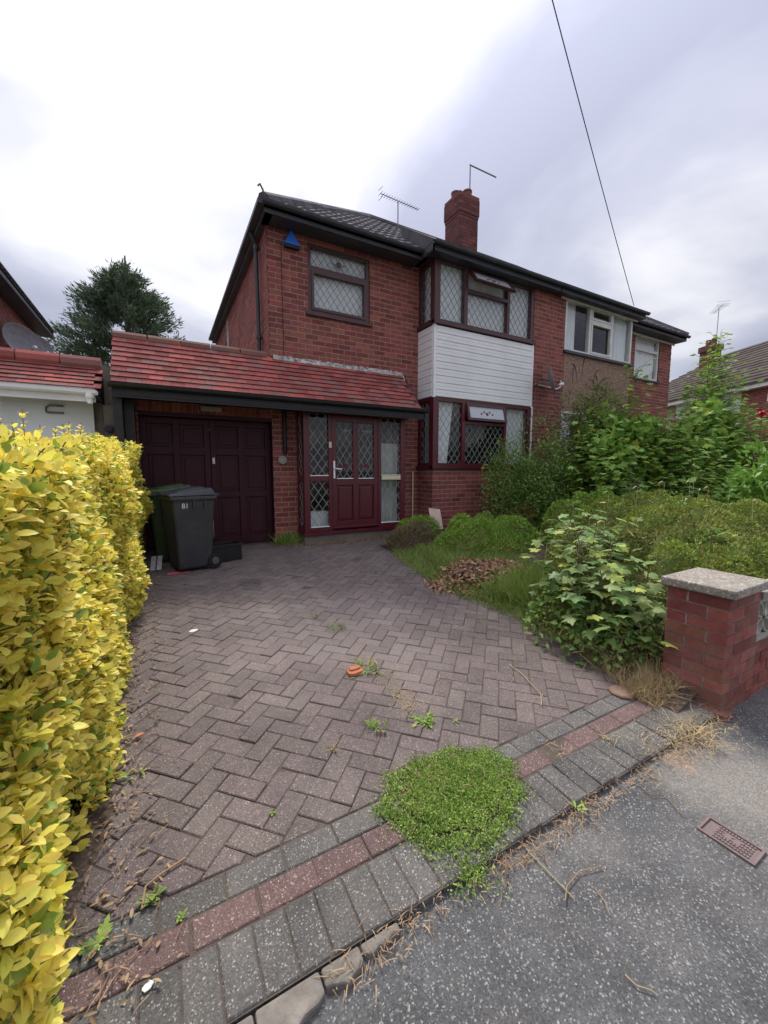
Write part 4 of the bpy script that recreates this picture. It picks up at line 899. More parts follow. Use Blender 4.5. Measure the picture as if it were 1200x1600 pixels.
# ================================================================== BINS, BOX AND SMALL THINGS BY THE GARAGE
def wheelie_bin(label, m, loc, rz, number=None):
    root = thing('wheelie_bin', label, 'bin')
    b = MB(); D0, W0, D1, W1_, H = .215, .215, .285, .285, .985
    n = len(b.v); b.pts8([(-D0 - .0, -W0, .03), (D0 + .02, -W0, .03), (D0 + .02, W0, .03), (-D0, W0, .03), (-D1, -W1_, H), (D1, -W1_, H), (D1, W1_, H), (-D1, W1_, H)])
    body = b.build('body', m, root, bevel=.03)
    MB().box(-D1 - .025, D1 + .02, -W1_ - .025, W1_ + .025, H - .055, H - .005).build('rim', m, root, bevel=.012)
    l = MB(); l.pts8([(-D1 - .045, -W1_ - .03, H), (D1 + .02, -W1_ - .03, H), (D1 + .02, W1_ + .03, H), (-D1 - .045, W1_ + .03, H), (-D1 - .02, -W1_ + .02, H + .035), (D1 - .03, -W1_ + .02, H + .095), (D1 - .03, W1_ - .02, H + .095), (-D1 - .02, W1_ - .02, H + .035)])
    lid = l.build('lid', m, root, bevel=.018)
    l2 = MB(); l2.pts8([(-D1 + .08, -W1_ + .08, H + .03), (D1 - .1, -W1_ + .08, H + .06), (D1 - .1, W1_ - .08, H + .06), (-D1 + .08, W1_ - .08, H + .03), (-D1 + .11, -W1_ + .1, H + .058), (D1 - .12, -W1_ + .1, H + .108), (D1 - .12, W1_ - .1, H + .108), (-D1 + .11, W1_ - .1, H + .058)]); l2.build('lid_panel', m, lid, bevel=.01)
    MB().tube([(D1 + .01, -.2, H - .01), (D1 + .085, -.2, H + .0), (D1 + .085, .2, H + .0), (D1 + .01, .2, H - .01)], .016, 8).build('handle', m, root)
    for s in (-1, 1):
        w_ = MB().lathe((D0 + .055, s * (W0 + .012) - .022, .10), [(.06, 0), (.1, .004), (.1, .04), (.06, .044)], 20, (0, 1, 0)).build('wheel', 'rubber', root)
        MB().lathe((D0 + .055, s * (W0 + .012) - .026, .10), [(.045, 0), (.05, .004), (.05, .048), (.045, .052)], 14, (0, 1, 0)).build('hub', 'grey_metal', w_)
    MB().tube([(D0 + .055, -W0 - .03, .10), (D0 + .055, W0 + .03, .10)], .012, 8).build('axle', 'grey_metal', root)
    for x_ in (-.02, .13): MB().box(x_, x_ + .02, -W1_ - .014, -W1_ + .03, H - .17, H - .05).build('rib', m, root)
    if number:
        cu = bpy.data.curves.new('number', 'FONT'); cu.body = number; cu.size = .092; cu.extrude = .0008; cu.align_x = 'CENTER'
        to = bpy.data.objects.new('number', cu); me = bpy.data.meshes.new_from_object(to); bpy.data.objects.remove(to)
        me.materials.append(MATS['white_plastic']); no = bpy.data.objects.new('number', me); link(no, root)
        tilt = math.atan2(W1_ - W0, H - .03); no.location = (-.12, -W1_ + (.13) * math.tan(tilt) - .006, H - .155); no.rotation_euler = (R(90) + tilt, 0, 0); no.scale = (1, 1, 1)
    root.location = loc; root.rotation_euler = (0, 0, rz); root.scale = (.89, .95, .97); return root
b1 = ong(300, 884)
wheelie_bin('charcoal grey wheelie bin numbered 81 beside the yellow hedge', 'bin_grey', (0.255, 5.68, G(5.68) + .005), R(14), '81')
wheelie_bin('faded green wheelie bin behind the grey one against the hedge', 'bin_green', (0.06, 6.28, G(6.28) + .005), R(8))
bx = thing('storage_box', 'black open plastic box on the drive behind the bin wheel', 'box'); t = MB()
zb_ = .235
for (x0, x1, y0, y1) in ((-.2, .2, -.13, -.118), (-.2, .2, .118, .13), (-.2, -.188, -.118, .118), (.188, .2, -.118, .118)): t.box(x0, x1, y0, y1, .004, zb_)
t.box(-.188, .188, -.118, .118, .004, .016); bo = t.build('body', 'black_plastic', bx)
r_ = MB()
for (x0, x1, y0, y1) in ((-.215, .215, -.145, -.13), (-.215, .215, .13, .145), (-.215, -.2, -.13, .13), (.2, .215, -.13, .13)): r_.box(x0, x1, y0, y1, zb_ - .03, zb_ + .006)
r_.build('rim', 'black_plastic', bx, bevel=.003)
bx.location = (.70, 5.93, G(5.93)); bx.rotation_euler = (0, 0, R(14))
p = ong(279, 898); o = MB().box(-.12, .12, -.05, .05, 0, .004).build('plastic_sheet', 'pink'); o.location = (p[0], p[1] + .08, G(p[1]) + .006); o.rotation_euler = (SLOPE, 0, R(5)); tag(o, 'pink plastic sheet lying under the grey bin', 'sheet')
cl = thing('metal_clip', 'pair of bright metal strips lying under the hedge edge', 'metal strip')
for dx in (0, .07): MB().pts8([(dx, 0, 0), (dx + .055, 0, 0), (dx + .075, .2, .14), (dx + .02, .2, .14), (dx, 0, .006), (dx + .055, 0, .006), (dx + .075, .2, .146), (dx + .02, .2, .146)]).build('strip', 'steel', cl)
p = ong(226, 893); cl.location = (p[0] + .06, p[1] - .02, G(p[1]) + .004)
q = onY(441, 719, YW); o = MB().lathe((q[0], YW - .008, q[2]), [(.075, 0), (.075, .03), (.06, .045), (.02, .05)], 20, (0, -1, 0)).build('wall_fitting', 'block', smooth=False); tag(o, 'round grey fitting on the brick column below the black downpipe', 'wall fitting')
# alarm box: blue triangle
a0, a1, a2 = onY(440, 379, YW), onY(466, 385, YW), onY(455, 359, YW)
al = thing('alarm_box', 'blue triangular burglar alarm box high on the brick wall', 'alarm', (a2[0], YW, a0[2]))
poly = [(1.88, YW - .008, 5.13), (2.17, YW - .008, 5.13), (2.025, YW - .008, 5.42)]
mb = MB(); mb.v = [Vector(p) for p in poly] + [Vector((1.90, YW - .09, 5.145)), Vector((2.15, YW - .09, 5.145)), Vector((2.025, YW - .05, 5.385))]; mb.f = [(0, 1, 2), (3, 4, 5), (0, 1, 4, 3), (1, 2, 5, 4), (2, 0, 3, 5)]
mb.build('cover', 'alarm_blue', al); MB().box(1.905, 2.145, YW - .085, YW - .012, 5.10, 5.128).build('base', 'black_plastic', al)
# board leaning on the bay
bd = MB().box(-.14, .14, 0, .012, 0, .40).build('board', 'board'); q = onY(668, 822, 6.12); bd.location = (4.47, 5.98, G(6.0) + .17); bd.rotation_euler = (R(-24), R(8), R(4)); tag(bd, 'pale board leaning against the bay brickwork', 'board')
# satellite dishes
def dish(label, loc, nrm, r, arm, m, back, group=None):
    root = thing('satellite_dish', label, 'satellite dish', loc, group); n = Vector(nrm).normalized(); c = Vector(loc) + n * .18
    MB().lathe(c, [(.02, .012), (r * .45, .022), (r * .8, .05 * r / .3), (r, .085 * r / .3), (r * 1.02, .080 * r / .3), (r * .8, .040 * r / .3), (r * .45, .010), (.02, 0)], 28, n).build('reflector', m, root, smooth=False)
    MB().tube([c, Vector(loc) + Vector((0, 0, -.02)), Vector(loc) + Vector(back)], .018, 8).build('mount', 'grey_metal', root)
    tip = c + n * r * 1.1 + Vector((0, 0, -r * .6)); a = MB().tube([c + Vector((0, 0, -r * .75)) + n * .06, tip], .01, 6).build('arm', 'grey_metal', root)
    MB().lathe(tip, [(.03, 0), (.035, .02), (.035, .07), (.02, .1)], 10, -n).build('receiver', 'white_plastic', a)
    return root
q = onY(842, 598, 6.05)
dish('grey satellite dish seen edge on at the corner of the white cladding', (7.26, 6.12, 3.40), (.62, -.74, .22), .29, 0, 'dish_grey', (0, .16, -.04))
q = onY(862, 603, YB); hk = MB()
pts = [Vector((q[0] - .2 + .5 * i / 14 - .0, YB - .03 - .05 * math.sin(i / 14 * 3.1), q[2] - .10 * math.sin(i / 14 * math.pi) + .05 * (i / 14))) for i in range(15)]
hk.tube([Vector((q[0] - .55, YB - .012, q[2] - .02))] + pts[4:] + [pts[-1] + Vector((-.05, 0, .1))], .012, 6); o = hk.build('cable_loop', 'white_plastic'); tag(o, 'pale cable loop on the brick pier beside the dish', 'cable')
# aerials
def aerial(label, base, h, boom, nel, el, group=None):
    root = thing('tv_aerial', label, 'aerial', base, group); b = Vector(base); top = b + Vector((0, 0, h)); bo = Vector(boom)
    MB().tube([b, top], .016, 6).build('mast', 'aerial', root); a0 = top - bo * .45; a1 = top + bo * .55
    bm_ = MB().tube([a0, a1], .011, 6).build('boom', 'aerial', root); sd = bo.cross(Vector((0, 0, 1))).normalized()
    e_ = MB()
    for i in range(nel):
        p = a0.lerp(a1, i / (nel - 1)); L_ = el * (1 - .35 * i / nel); e_.tube([p - sd * L_, p + sd * L_], .006, 4)
    if nel > 4:
        for z in (-.12, .12): e_.tube([a0 - sd * el + Vector((0, 0, z)), a0 + sd * el + Vector((0, 0, z))], .006, 4)
    e_.build('elements', 'aerial', bm_); return root
q0, q1 = onY(591, 306, 9.9), onY(654, 327, 9.9)
aerial('tv aerial with combed boom standing on the main roof ridge', (5.92, 9.9, 8.05), .68, (1.25, .1, .03), 16, .10)
q = onY(734, 300, 9.25); q2 = onY(775, 277, 9.25); qt = onY(735, 258, 9.25)
root = thing('tv_aerial', 'bare angled aerial mast rising from the brick chimney', 'aerial', (7.72, 9.25, 8.86)); xm = q[0]
MB().tube([(xm, 9.25, 8.72), (xm, 9.25, qt[2])], .018, 6).build('mast', 'aerial', root); MB().tube([(xm - .02, 9.25, qt[2]), (q2[0], 9.25, q2[2])], .02, 6).build('boom', 'aerial', root)
# telephone wire from the eaves
A = Vector((10.42, 6.02, 5.56)); Bp = onZ(867, 0, 7.45); Bp = Vector(Bp); D_ = (Bp - A); wp = []
for i in range(25):
    t = i / 24 * 1.9; p = A + D_ * t; p.z -= .10 * math.sin(min(1, t / 1.9) * math.pi); wp.append(p)
o = MB().tube(wp, .0075, 5).build('telephone_wire', 'black_plastic'); tag(o, 'thin black telephone wire rising from the eaves across the sky', 'wire')

# ================================================================== LEFT NEIGHBOUR: garage and house
ng = thing('garage', 'neighbouring garage with pale horizontal panelled door and white gutter', 'garage', (-1.8, 6.8, .2))
nx1 = -.66
MB().box(-3.0, nx1 - .02, 6.76, 12, .1, 2.42).build('wall', 'old_wall', ng)
for k in range(4):
    MB().box(-2.95, nx1 - .12, 6.70, 6.755, .25 + k * .545, .25 + k * .545 + .538).build('door_panel', 'garage_white', ng, bevel=.004)
hh = MB(); q = onY(85, 640, 6.68)
hh.tube([(q[0] - .08, 6.66, q[2] - .04), (q[0] - .08, 6.66, q[2] + .02), (q[0] - .04, 6.66, q[2] + .05), (q[0] + .1, 6.66, q[2] + .05)], .012, 6); hh.tube([(q[0] - .08, 6.66, q[2] - .04), (q[0] + .1, 6.66, q[2] - .04)], .012, 6); hh.build('handle', 'grey_metal', ng)
ey, ez, ty, tz = 6.36, 2.53, 6.85, 2.90
c_ = MB(); c_.ext([(-3.2, ey, ez - .02), (nx1, ey, ez - .02), (nx1, ty, tz - .02), (-3.2, ty, tz - .02)], (0, 0, -.03)); c_.box(-3.2, nx1 - .01, ey + .03, 6.76, 2.44, 2.455); c_.ext([(-3.2, ty, tz), (nx1, ty, tz), (nx1, 12, 2.5), (-3.2, 12, 2.5)], (0, 0, -.04)); nrf = c_.build('roof', 'dark_fascia', ng)
an2 = math.atan2(tz - ez, ty - ey); L2 = math.hypot(ty - ey, tz - ez); n2 = 6; ga2 = L2 / n2
for r in range(n2):
    x = nx1 + .02 - (.083 if r % 2 == 0 else .166)
    while x > -2.5:
        o = bpy.data.objects.new('roof_tile', tile_me); link(o, nrf); l_ = ga2 * r - .03
        o.location = (x, ey + math.cos(an2) * l_, ez + math.sin(an2) * l_); o.rotation_euler = (an2 - R(1.5) + random.gauss(0, .008), random.gauss(0, .006), 0); x -= .166
x = nx1 - .44
while x > -3:
    MB().tube([(x, ty, tz + .03), (x + .43, ty, tz + .03)], .11, 10).build('ridge_tile', 'clay_tile', nrf); x -= .445
eaves(ng, -3.2, nx1 - .05, ey - .10, ez - .02, 'white_plastic', soffit=False, fm='white_plastic')
MB().lathe((nx1 - .10, ey - .05, ez - .19), [(.03, 0), (.034, .05), (.05, .08), (.05, .14)], 10).build('gutter_outlet', 'white_plastic', ng)
gp = MB().box(-.65, -.535, 6.5, 7.1, .1, 2.36).box(-.64, -.54, 6.62, 7.1, 2.36, 2.9).build('party_post', 'old_wall', ng)
MB().lathe((-.595, 6.495, 2.05), [(.055, 0), (.055, .03), (.03, .035)], 16, (0, -1, 0)).build('vent', 'black_plastic', ng)
nh = thing('detached_house', 'neighbouring brick house with dark overhanging eaves beyond the pale garage', 'house', (-3, 10, 0.2))
SL = PL((-2.85, 0, 0), (0, 1, 0), (1, 0, 0)); NWn = (9.6, 11.35, 3.9, 5.0)
c_ = MB(); core(c_, SL, 6.8, 14.2, .1, 5.36, [NWn]); c_.box(-9, -3.07, 6.8, 7.0, .1, 5.36); c_.box(-9, -2.85, 14.2, 14.4, .1, 5.36); lw = c_.build('wall', 'mortar', nh)
jm = MB(); brick_join(jm, SL, courses(9.0, 14.2, 2.6, 5.36, [NWn], off=9.0)); jm.build('brick_courses', 'brick', lw, kind='stuff', recalc=False)
f = MB(); frame(f, SL, NWn[0], NWn[1], NWn[2], NWn[3], .07, -.07, -.01); f.pbox(SL, 10.4, 10.46, -.07, -.01, 3.97, 4.93); wn = f.build('window', 'white_paint', nh); pane(wn, SL, NWn[0] + .07, NWn[1] - .07, NWn[2] + .07, NWn[3] - .07, -.05, None)
MB().box(-9, -3.1, 7.1, 14.1, 5.3, 5.36).box(-3.7, -3.65, 7.1, 14.1, .2, 5.3).build('interior', 'dark_room', nh)
ex = -2.50; r_ = MB(); r_.ext([(ex, 6.4, 5.33), (ex, 14.7, 5.33), (-6.3, 10.9, 8.0), (-6.3, 10.2, 8.0)], (0, 0, -.05)); r_.ext([(ex, 6.4, 5.33), (-6.3, 10.2, 8.0), (-9, 10.2, 8.0), (-9, 6.4, 5.33)], (0, 0, -.05)); r_.ext([(ex, 14.7, 5.33), (-6.3, 10.9, 8.0), (-9, 10.9, 8.0), (-9, 14.7, 5.33)], (0, 0, -.05)); rfo = r_.build('roof', 'roof_tile', nh)
MB().box(ex - .03, ex, 6.4, 14.7, 5.2, 5.36).build('fascia', 'dark_fascia', nh); MB().box(-2.86, ex - .03, 6.4, 14.7, 5.20, 5.212).build('soffit', 'dark_fascia', nh)
tt = MB()
for i in range(44): tt.box(ex - .2, ex + .04, 6.4 + i * .19, 6.4 + i * .19 + .165, 5.36, 5.385)
tt.build('eave_tiles', 'roof_tile', rfo, kind='stuff')
dish('large grey satellite dish on the neighbouring side wall under the eaves', (-2.72, 11.9, 4.22), (.70, -.62, .30), .40, 0, 'dish_grey', (-.13, 0, 0))
dish('smaller grey satellite dish beside the large one on the neighbouring wall', (-2.72, 13.2, 4.42), (.70, -.62, .30), .36, 0, 'dish_grey', (-.13, 0, 0))

# ================================================================== FAR HOUSE ON THE RIGHT (across the bend)
fd = Vector((.427, .904, 0)); fn = Vector((-.904, .427, 0)); fo = Vector(onZ(1165, 601, 5.0)); fo.z = 0
fh = thing('semi_detached_house', 'distant brick and white house with brown ribbed roof and brick chimney', 'house', tuple(fo))
FP = PL(fo - fn * .35, fd, fn)
c_ = MB(); core(c_, FP, -6, 9, -.2, 4.86, [], d0=-7.3); fwl = c_.build('wall', 'mortar', fh)
jm = MB(); brick_join(jm, FP, courses(-6, .45, 2.2, 4.84, [], off=0)); jm.build('brick_courses', 'brick', fwl, kind='stuff', recalc=False)
MB().pbox(FP, .47, 3.9, 0.0, .04, 1.8, 4.84).build('white_bay', 'pale_render', fh)
for a in (.75, 2.3):
    f = MB(); frame(f, FP, a, a + 1.3, 3.1, 4.4, .08, .04, .07); wn = f.build('window', 'white_paint', fh); pane(wn, FP, a + .08, a + 1.22, 3.18, 4.32, .05, None)
MB().pbox(FP, -6, 9, .30, .33, 4.80, 5.0).build('fascia', 'white_paint', fh); MB().pbox(FP, -6, 9, 0, .30, 4.80, 4.815).build('soffit', 'white_paint', fh)
rm = MB(); Fz, FR_ = 5.0, 7.75
def fpt(s, d, z): return FP.p(s, d, z)
rm.ext([fpt(-6, .36, Fz), fpt(9.3, .36, Fz), fpt(5.5, -3.65, FR_), fpt(-2.2, -3.65, FR_)], (0, 0, -.05)); rm.ext([fpt(-6, .36, Fz), fpt(-2.2, -3.65, FR_), fpt(-6, -7.6, Fz)], (0, 0, -.05)); rm.ext([fpt(9.3, .36, Fz), fpt(9.3, -7.6, Fz), fpt(5.5, -3.65, FR_)], (0, 0, -.05)); rm.ext([fpt(-6, -7.6, Fz), fpt(-2.2, -3.65, FR_), fpt(5.5, -3.65, FR_), fpt(9.3, -7.6, Fz)], (0, 0, -.05))
frf = rm.build('roof', 'brown_roof', fh)
ct = MB(); nc = 15
for c in range(nc):
    t0 = c / nc; t1 = (c + 1.05) / nc; s0 = -6 + 3.8 * t0; s1 = 9.3 - 3.8 * t0
    a = [fpt(s0, .36 - 4.01 * t0, Fz + (FR_ - Fz) * t0 + .06), fpt(s1, .36 - 4.01 * t0, Fz + (FR_ - Fz) * t0 + .06), fpt(s1 - .25, .36 - 4.01 * t1, Fz + (FR_ - Fz) * t1 + .01), fpt(s0 + .25, .36 - 4.01 * t1, Fz + (FR_ - Fz) * t1 + .01)]
    ct.ext(a, (0, 0, -.04))
ct.build('tile_courses', 'brown_roof', frf, kind='stuff')
def far_chim(s, d, w_, zt, npot):
    b = MB(); b.pbox(FP, s, s + w_, d - .55, d, 5.5, zt - .3); b.pbox(FP, s - .06, s + w_ + .06, d - .61, d + .06, zt - .3, zt); c = b.build('chimney', 'sooty_brick', fh)
    jb = MB(); brick_join(jb, FP, [(p, q, za, zb) for p, q, za, zb in courses(s, s + w_, 5.6, zt - .31, [], off=s)]); 
    jb2 = [(p, q, za, zb) for p, q, za, zb in courses(s - .06, s + w_ + .06, zt - .29, zt - .01, [], off=s)]
    P2 = PL(FP.o + FP.n * (d), FP.s, FP.n); jb = MB(); brick_join(jb, P2, courses(s, s + w_, 5.6, zt - .31, [], off=s)); brick_join(jb, PL(FP.o + FP.n * (d + .06), FP.s, FP.n), jb2); jb.build('chimney_bricks', 'sooty_brick', c, kind='stuff', recalc=False)
    for k in range(npot):
        MB().lathe(FP.p(s + .2 + (w_ - .4) * (k / max(1, npot - 1)), d - .28, zt - .01), [(.13, 0), (.12, .15), (.13, .35), (.1, .35)], 10).build('chimney_pot', 'chimney_pot', c)
far_chim(5.0, -2.6, .75, 8.2, 2)
far_chim(2.6, -4.2, .8, 8.15, 2)
fa = FP.p(5.1, -2.9, 8.15); aerial('tv aerial on the distant brick chimney', tuple(fa), 1.9, (.9, .8, -.05), 9, .28)
q = onZ(1178, 634, 4.3)
MB().pbox(FP, -1.2, -.8, .01, .2, 4.2, 4.5).build('alarm_cover', 'white_plastic', fh)
#@@PART4

# ================================================================== VEGETATION
def atw(u, w_): d = ray(u, 735); return np.array([0, 0, 0]) + np.array([d[0] * w_, d[1] * w_, 0])
def zpx(v, w_): return CAM_H + (735 - v) * w_ / 622.0
# ---- golden privet hedge
hedge = thing('hedge', 'golden yellow variegated privet hedge along the drive', 'hedge', (-.7, 3.5, .1))
def hface(y, z):                                      # x of the clipped face
    return -.345 + .05 * math.sin(3.1 * y + 1.7 * z) + .035 * math.sin(7.3 * z - 2.1 * y) + .05 * math.cos(5.7 * y + .9) * math.sin(4.1 * z) - .10 * max(0, (z - 1.35)) ** 1.0 + .012 * (y - 1) + .065 * math.exp(-((y - 1.30) / .38) ** 2) * max(0., min(1., (1.05 - z) / .5))
def htop(y): return 1.50 + .066 * (y - 1.2) + .04 * math.sin(5 * y) + .03 * math.sin(11.3 * y)
HY0, HY1 = .98, 6.05
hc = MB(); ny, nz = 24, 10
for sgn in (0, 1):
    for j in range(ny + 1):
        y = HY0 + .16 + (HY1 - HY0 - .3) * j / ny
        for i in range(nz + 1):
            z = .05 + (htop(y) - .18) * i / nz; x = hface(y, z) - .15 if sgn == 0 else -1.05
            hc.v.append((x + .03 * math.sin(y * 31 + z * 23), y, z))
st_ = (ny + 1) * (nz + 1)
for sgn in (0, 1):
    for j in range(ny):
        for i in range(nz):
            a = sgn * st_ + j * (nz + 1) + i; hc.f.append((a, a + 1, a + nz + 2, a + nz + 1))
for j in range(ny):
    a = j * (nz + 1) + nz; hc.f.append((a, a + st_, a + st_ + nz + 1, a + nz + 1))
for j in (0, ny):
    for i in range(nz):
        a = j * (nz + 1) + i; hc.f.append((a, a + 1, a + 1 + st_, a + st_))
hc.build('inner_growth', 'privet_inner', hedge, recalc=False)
def shell_points(n):
    P, O = [], []
    k = 0
    while k < n:
        r = random.random(); dep = abs(random.gauss(0, .05))
        if r < .70:
            y = HY0 + (HY1 - HY0) * random.random() ** 1.25; z = .02 + random.random() * (htop(y) - .02); x = hface(y, z); P.append((x - dep, y, z)); O.append((1, -.12, .25))
        elif r < .90:
            y = HY0 + (HY1 - HY0) * random.random() ** 1.1; x = -.42 - .65 * random.random(); P.append((x, y, htop(y) - dep + .03 * math.sin(x * 17 + y * 9))); O.append((.1, 0, 1))
        else:
            x = -.36 - .7 * random.random(); z = .03 + random.random() * 1.55; P.append((x, HY0 + dep + .05 * math.sin(z * 7 + x * 5), z)); O.append((.15, -1, .25))
        k += 1
    return np.array(P), np.array(O, float)
# shoots: opposite pairs of leaves along short twigs
Psh, Osh = shell_points(9000)
LP, LD, LU, LL = [], [], [], []
tw_ = MB()
for s_ in range(len(Psh)):
    ax = norm(Osh[s_] + rng.normal(0, .45, 3) + np.array([0, 0, .25])); npair = random.choice((2, 3, 3, 4)); ln = random.uniform(.05, .11); st0 = Psh[s_] - ax * ln * .6
    sd = norm(np.cross(ax, rdir(1)[0])); far = Psh[s_][1] > 3.2
    if s_ % 3 == 0 and not far: tw_.tube([st0 - ax * .04, Psh[s_] + ax * ln * .5], .0022, 3, cap=False)
    for k in range(npair):
        p = st0 + ax * ln * 1.1 * k / npair; sd = np.cross(ax, sd)
        for g_ in (-1, 1):
            d = norm(sd * g_ * (1 - .18 * k) + ax * (.55 + .2 * k) + rng.normal(0, .16, 3) + np.array([0, 0, -.08]))
            LP.append(p); LD.append(d); LU.append(ax + np.array([0.25, -.1, .45]) + rng.normal(0, .25, 3)); LL.append(random.choice((random.uniform(.024, .042), random.uniform(.036, .064))) * (1 - .12 * (k == npair - 1)))
for (y_, n_s) in [(1.6, 3), (2.1, 4), (2.6, 5), (3.1, 6), (3.6, 6), (4.2, 6), (4.8, 6), (5.5, 5)]:     # taller shoots out of the top
    for q in range(n_s):
        x = random.uniform(-.85, -.45); y = y_ + random.uniform(-.25, .25); h = random.uniform(.06, .19); z = htop(y)
        ax = norm(np.array([random.gauss(0, .12), random.gauss(0, .12), 1])); tw_.tube([np.array([x, y, z - .1]), np.array([x, y, z]) + ax * h], .0022, 3, cap=False); sd = norm(np.cross(ax, rdir(1)[0]))
        for k in range(int(h / .028) + 2):
            p = np.array([x, y, z - .03]) + ax * h * min(1, k * .028 / h); sd = np.cross(ax, sd)
            for g_ in (-1, 1): LP.append(p); LD.append(norm(sd * g_ + ax * .8)); LU.append(ax); LL.append(random.uniform(.025, .045))
n0 = len(LP); Pg, Og = shell_points(2600); LP_g = Pg - Og * np.array([.05, .05, .05]) - np.array([.03, 0, .02])
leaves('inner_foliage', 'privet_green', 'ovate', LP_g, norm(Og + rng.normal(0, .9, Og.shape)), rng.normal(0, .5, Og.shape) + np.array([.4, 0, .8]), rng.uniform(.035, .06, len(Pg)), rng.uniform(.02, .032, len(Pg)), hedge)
LP = np.array(LP); LD = np.array(LD); LU = np.array(LU); LL = np.array(LL); WW = LL * rng.uniform(.54, .70, len(LL))
tw_.build('twigs', 'bark', hedge, kind='stuff', recalc=False)
dc = np.linalg.norm(LP - np.array([0.02, .1, 1.35]), axis=1) + np.where(LP[:, 0] < -.46, .6, 0)
inframe = np.array([(lambda q: (q @ fw) > .2 and abs((q @ rt) / (q @ fw)) < .97 and abs((q @ upv) / (q @ fw)) < 1.29)(p - np.array([0, 0, CAM_H])) for p in LP])
near = np.argsort(dc + np.where(inframe, 0, 9))[:300]; isn = np.zeros(len(LP), bool); isn[near] = True
leaves('foliage', 'privet_yellow', 'ovate', LP[~isn], LD[~isn], LU[~isn], LL[~isn], WW[~isn], hedge)
lv_me = [leaf_mesh('leaf', 'privet_yellow', 'ovate', np.zeros((1, 3)), np.array([[1., 0, 0]]), np.array([[0, 0, 1.]]), .05 * k, .05 * k * r) for k, r in ((1, .58), (1, .66), (1, .54))]
for i in near:
    o = bpy.data.objects.new('leaf', lv_me[i % 3]); link(o, hedge); d = Vector(LD[i]); u = Vector(LU[i]); s_ = d.cross(u).normalized(); u = s_.cross(d)
    M = Matrix((( d.x, -s_.x, u.x), (d.y, -s_.y, u.y), (d.z, -s_.z, u.z))); o.location = LP[i]; o.rotation_euler = M.to_euler(); k = LL[i] / .05; o.scale = (k, k, k)
for y in np.arange(1.2, 6, .3):
    MB().tube([(-.62 + random.gauss(0, .05), y, .02), (-.6, y + .05, .5), (-.55, y + random.gauss(0, .1), 1.3)], [.018, .014, .006], 6).build('stem', 'bark', hedge)

# ---- shrubs built from uneven lobes
def lobes(c, rad, n, spread=.62):
    out = []
    for _ in range(n):
        d = rdir(1)[0]; t = random.random() ** .5 * spread; k = random.uniform(.34, .56); out.append((np.array(c) + d * np.array(rad) * t, np.array(rad) * k))
    return out
def shrub(label, cat, base, c, rad, n, t, L, W, m, name='shrub', nl=14, group=None, up=.3, stemm='bark', nst=6, droop=0.0, spread=.62, sr=.02):
    root = thing(name, label, cat, base, group); lb = lobes(c, rad, nl, spread); P = []; D = []
    per = n // nl
    for lc, lr in lb:
        d = rdir(per); r = rng.uniform(.55, 1.08, (per, 1)) ** .6; P.append(lc + d * lr * r); D.append(norm(d + np.array([0, 0, up]) + rng.normal(0, .5, (per, 3)) - np.array([0, 0, droop])))
    P = np.concatenate(P); D = np.concatenate(D); ok = P[:, 2] > base[2] + .02; P = P[ok]; D = D[ok]
    sz = rng.uniform(.65, 1.25, len(P)); leaves('foliage', m, t, P, D, rng.normal(0, .6, (len(P), 3)) + np.array([0, 0, 1.0]), L * sz, W * sz, root)
    s_ = MB()
    for lc, lr in lb[:max(nst, 3)]:
        b = np.array(base); mid = b * .5 + lc * .5 + rng.normal(0, .06, 3); s_.tube([b + rng.normal(0, .04, 3) * np.array([1, 1, 0]), mid, lc], [sr, sr * .7, sr * .3], 5)
    s_.build('stems', stemm, root, kind=None); return root
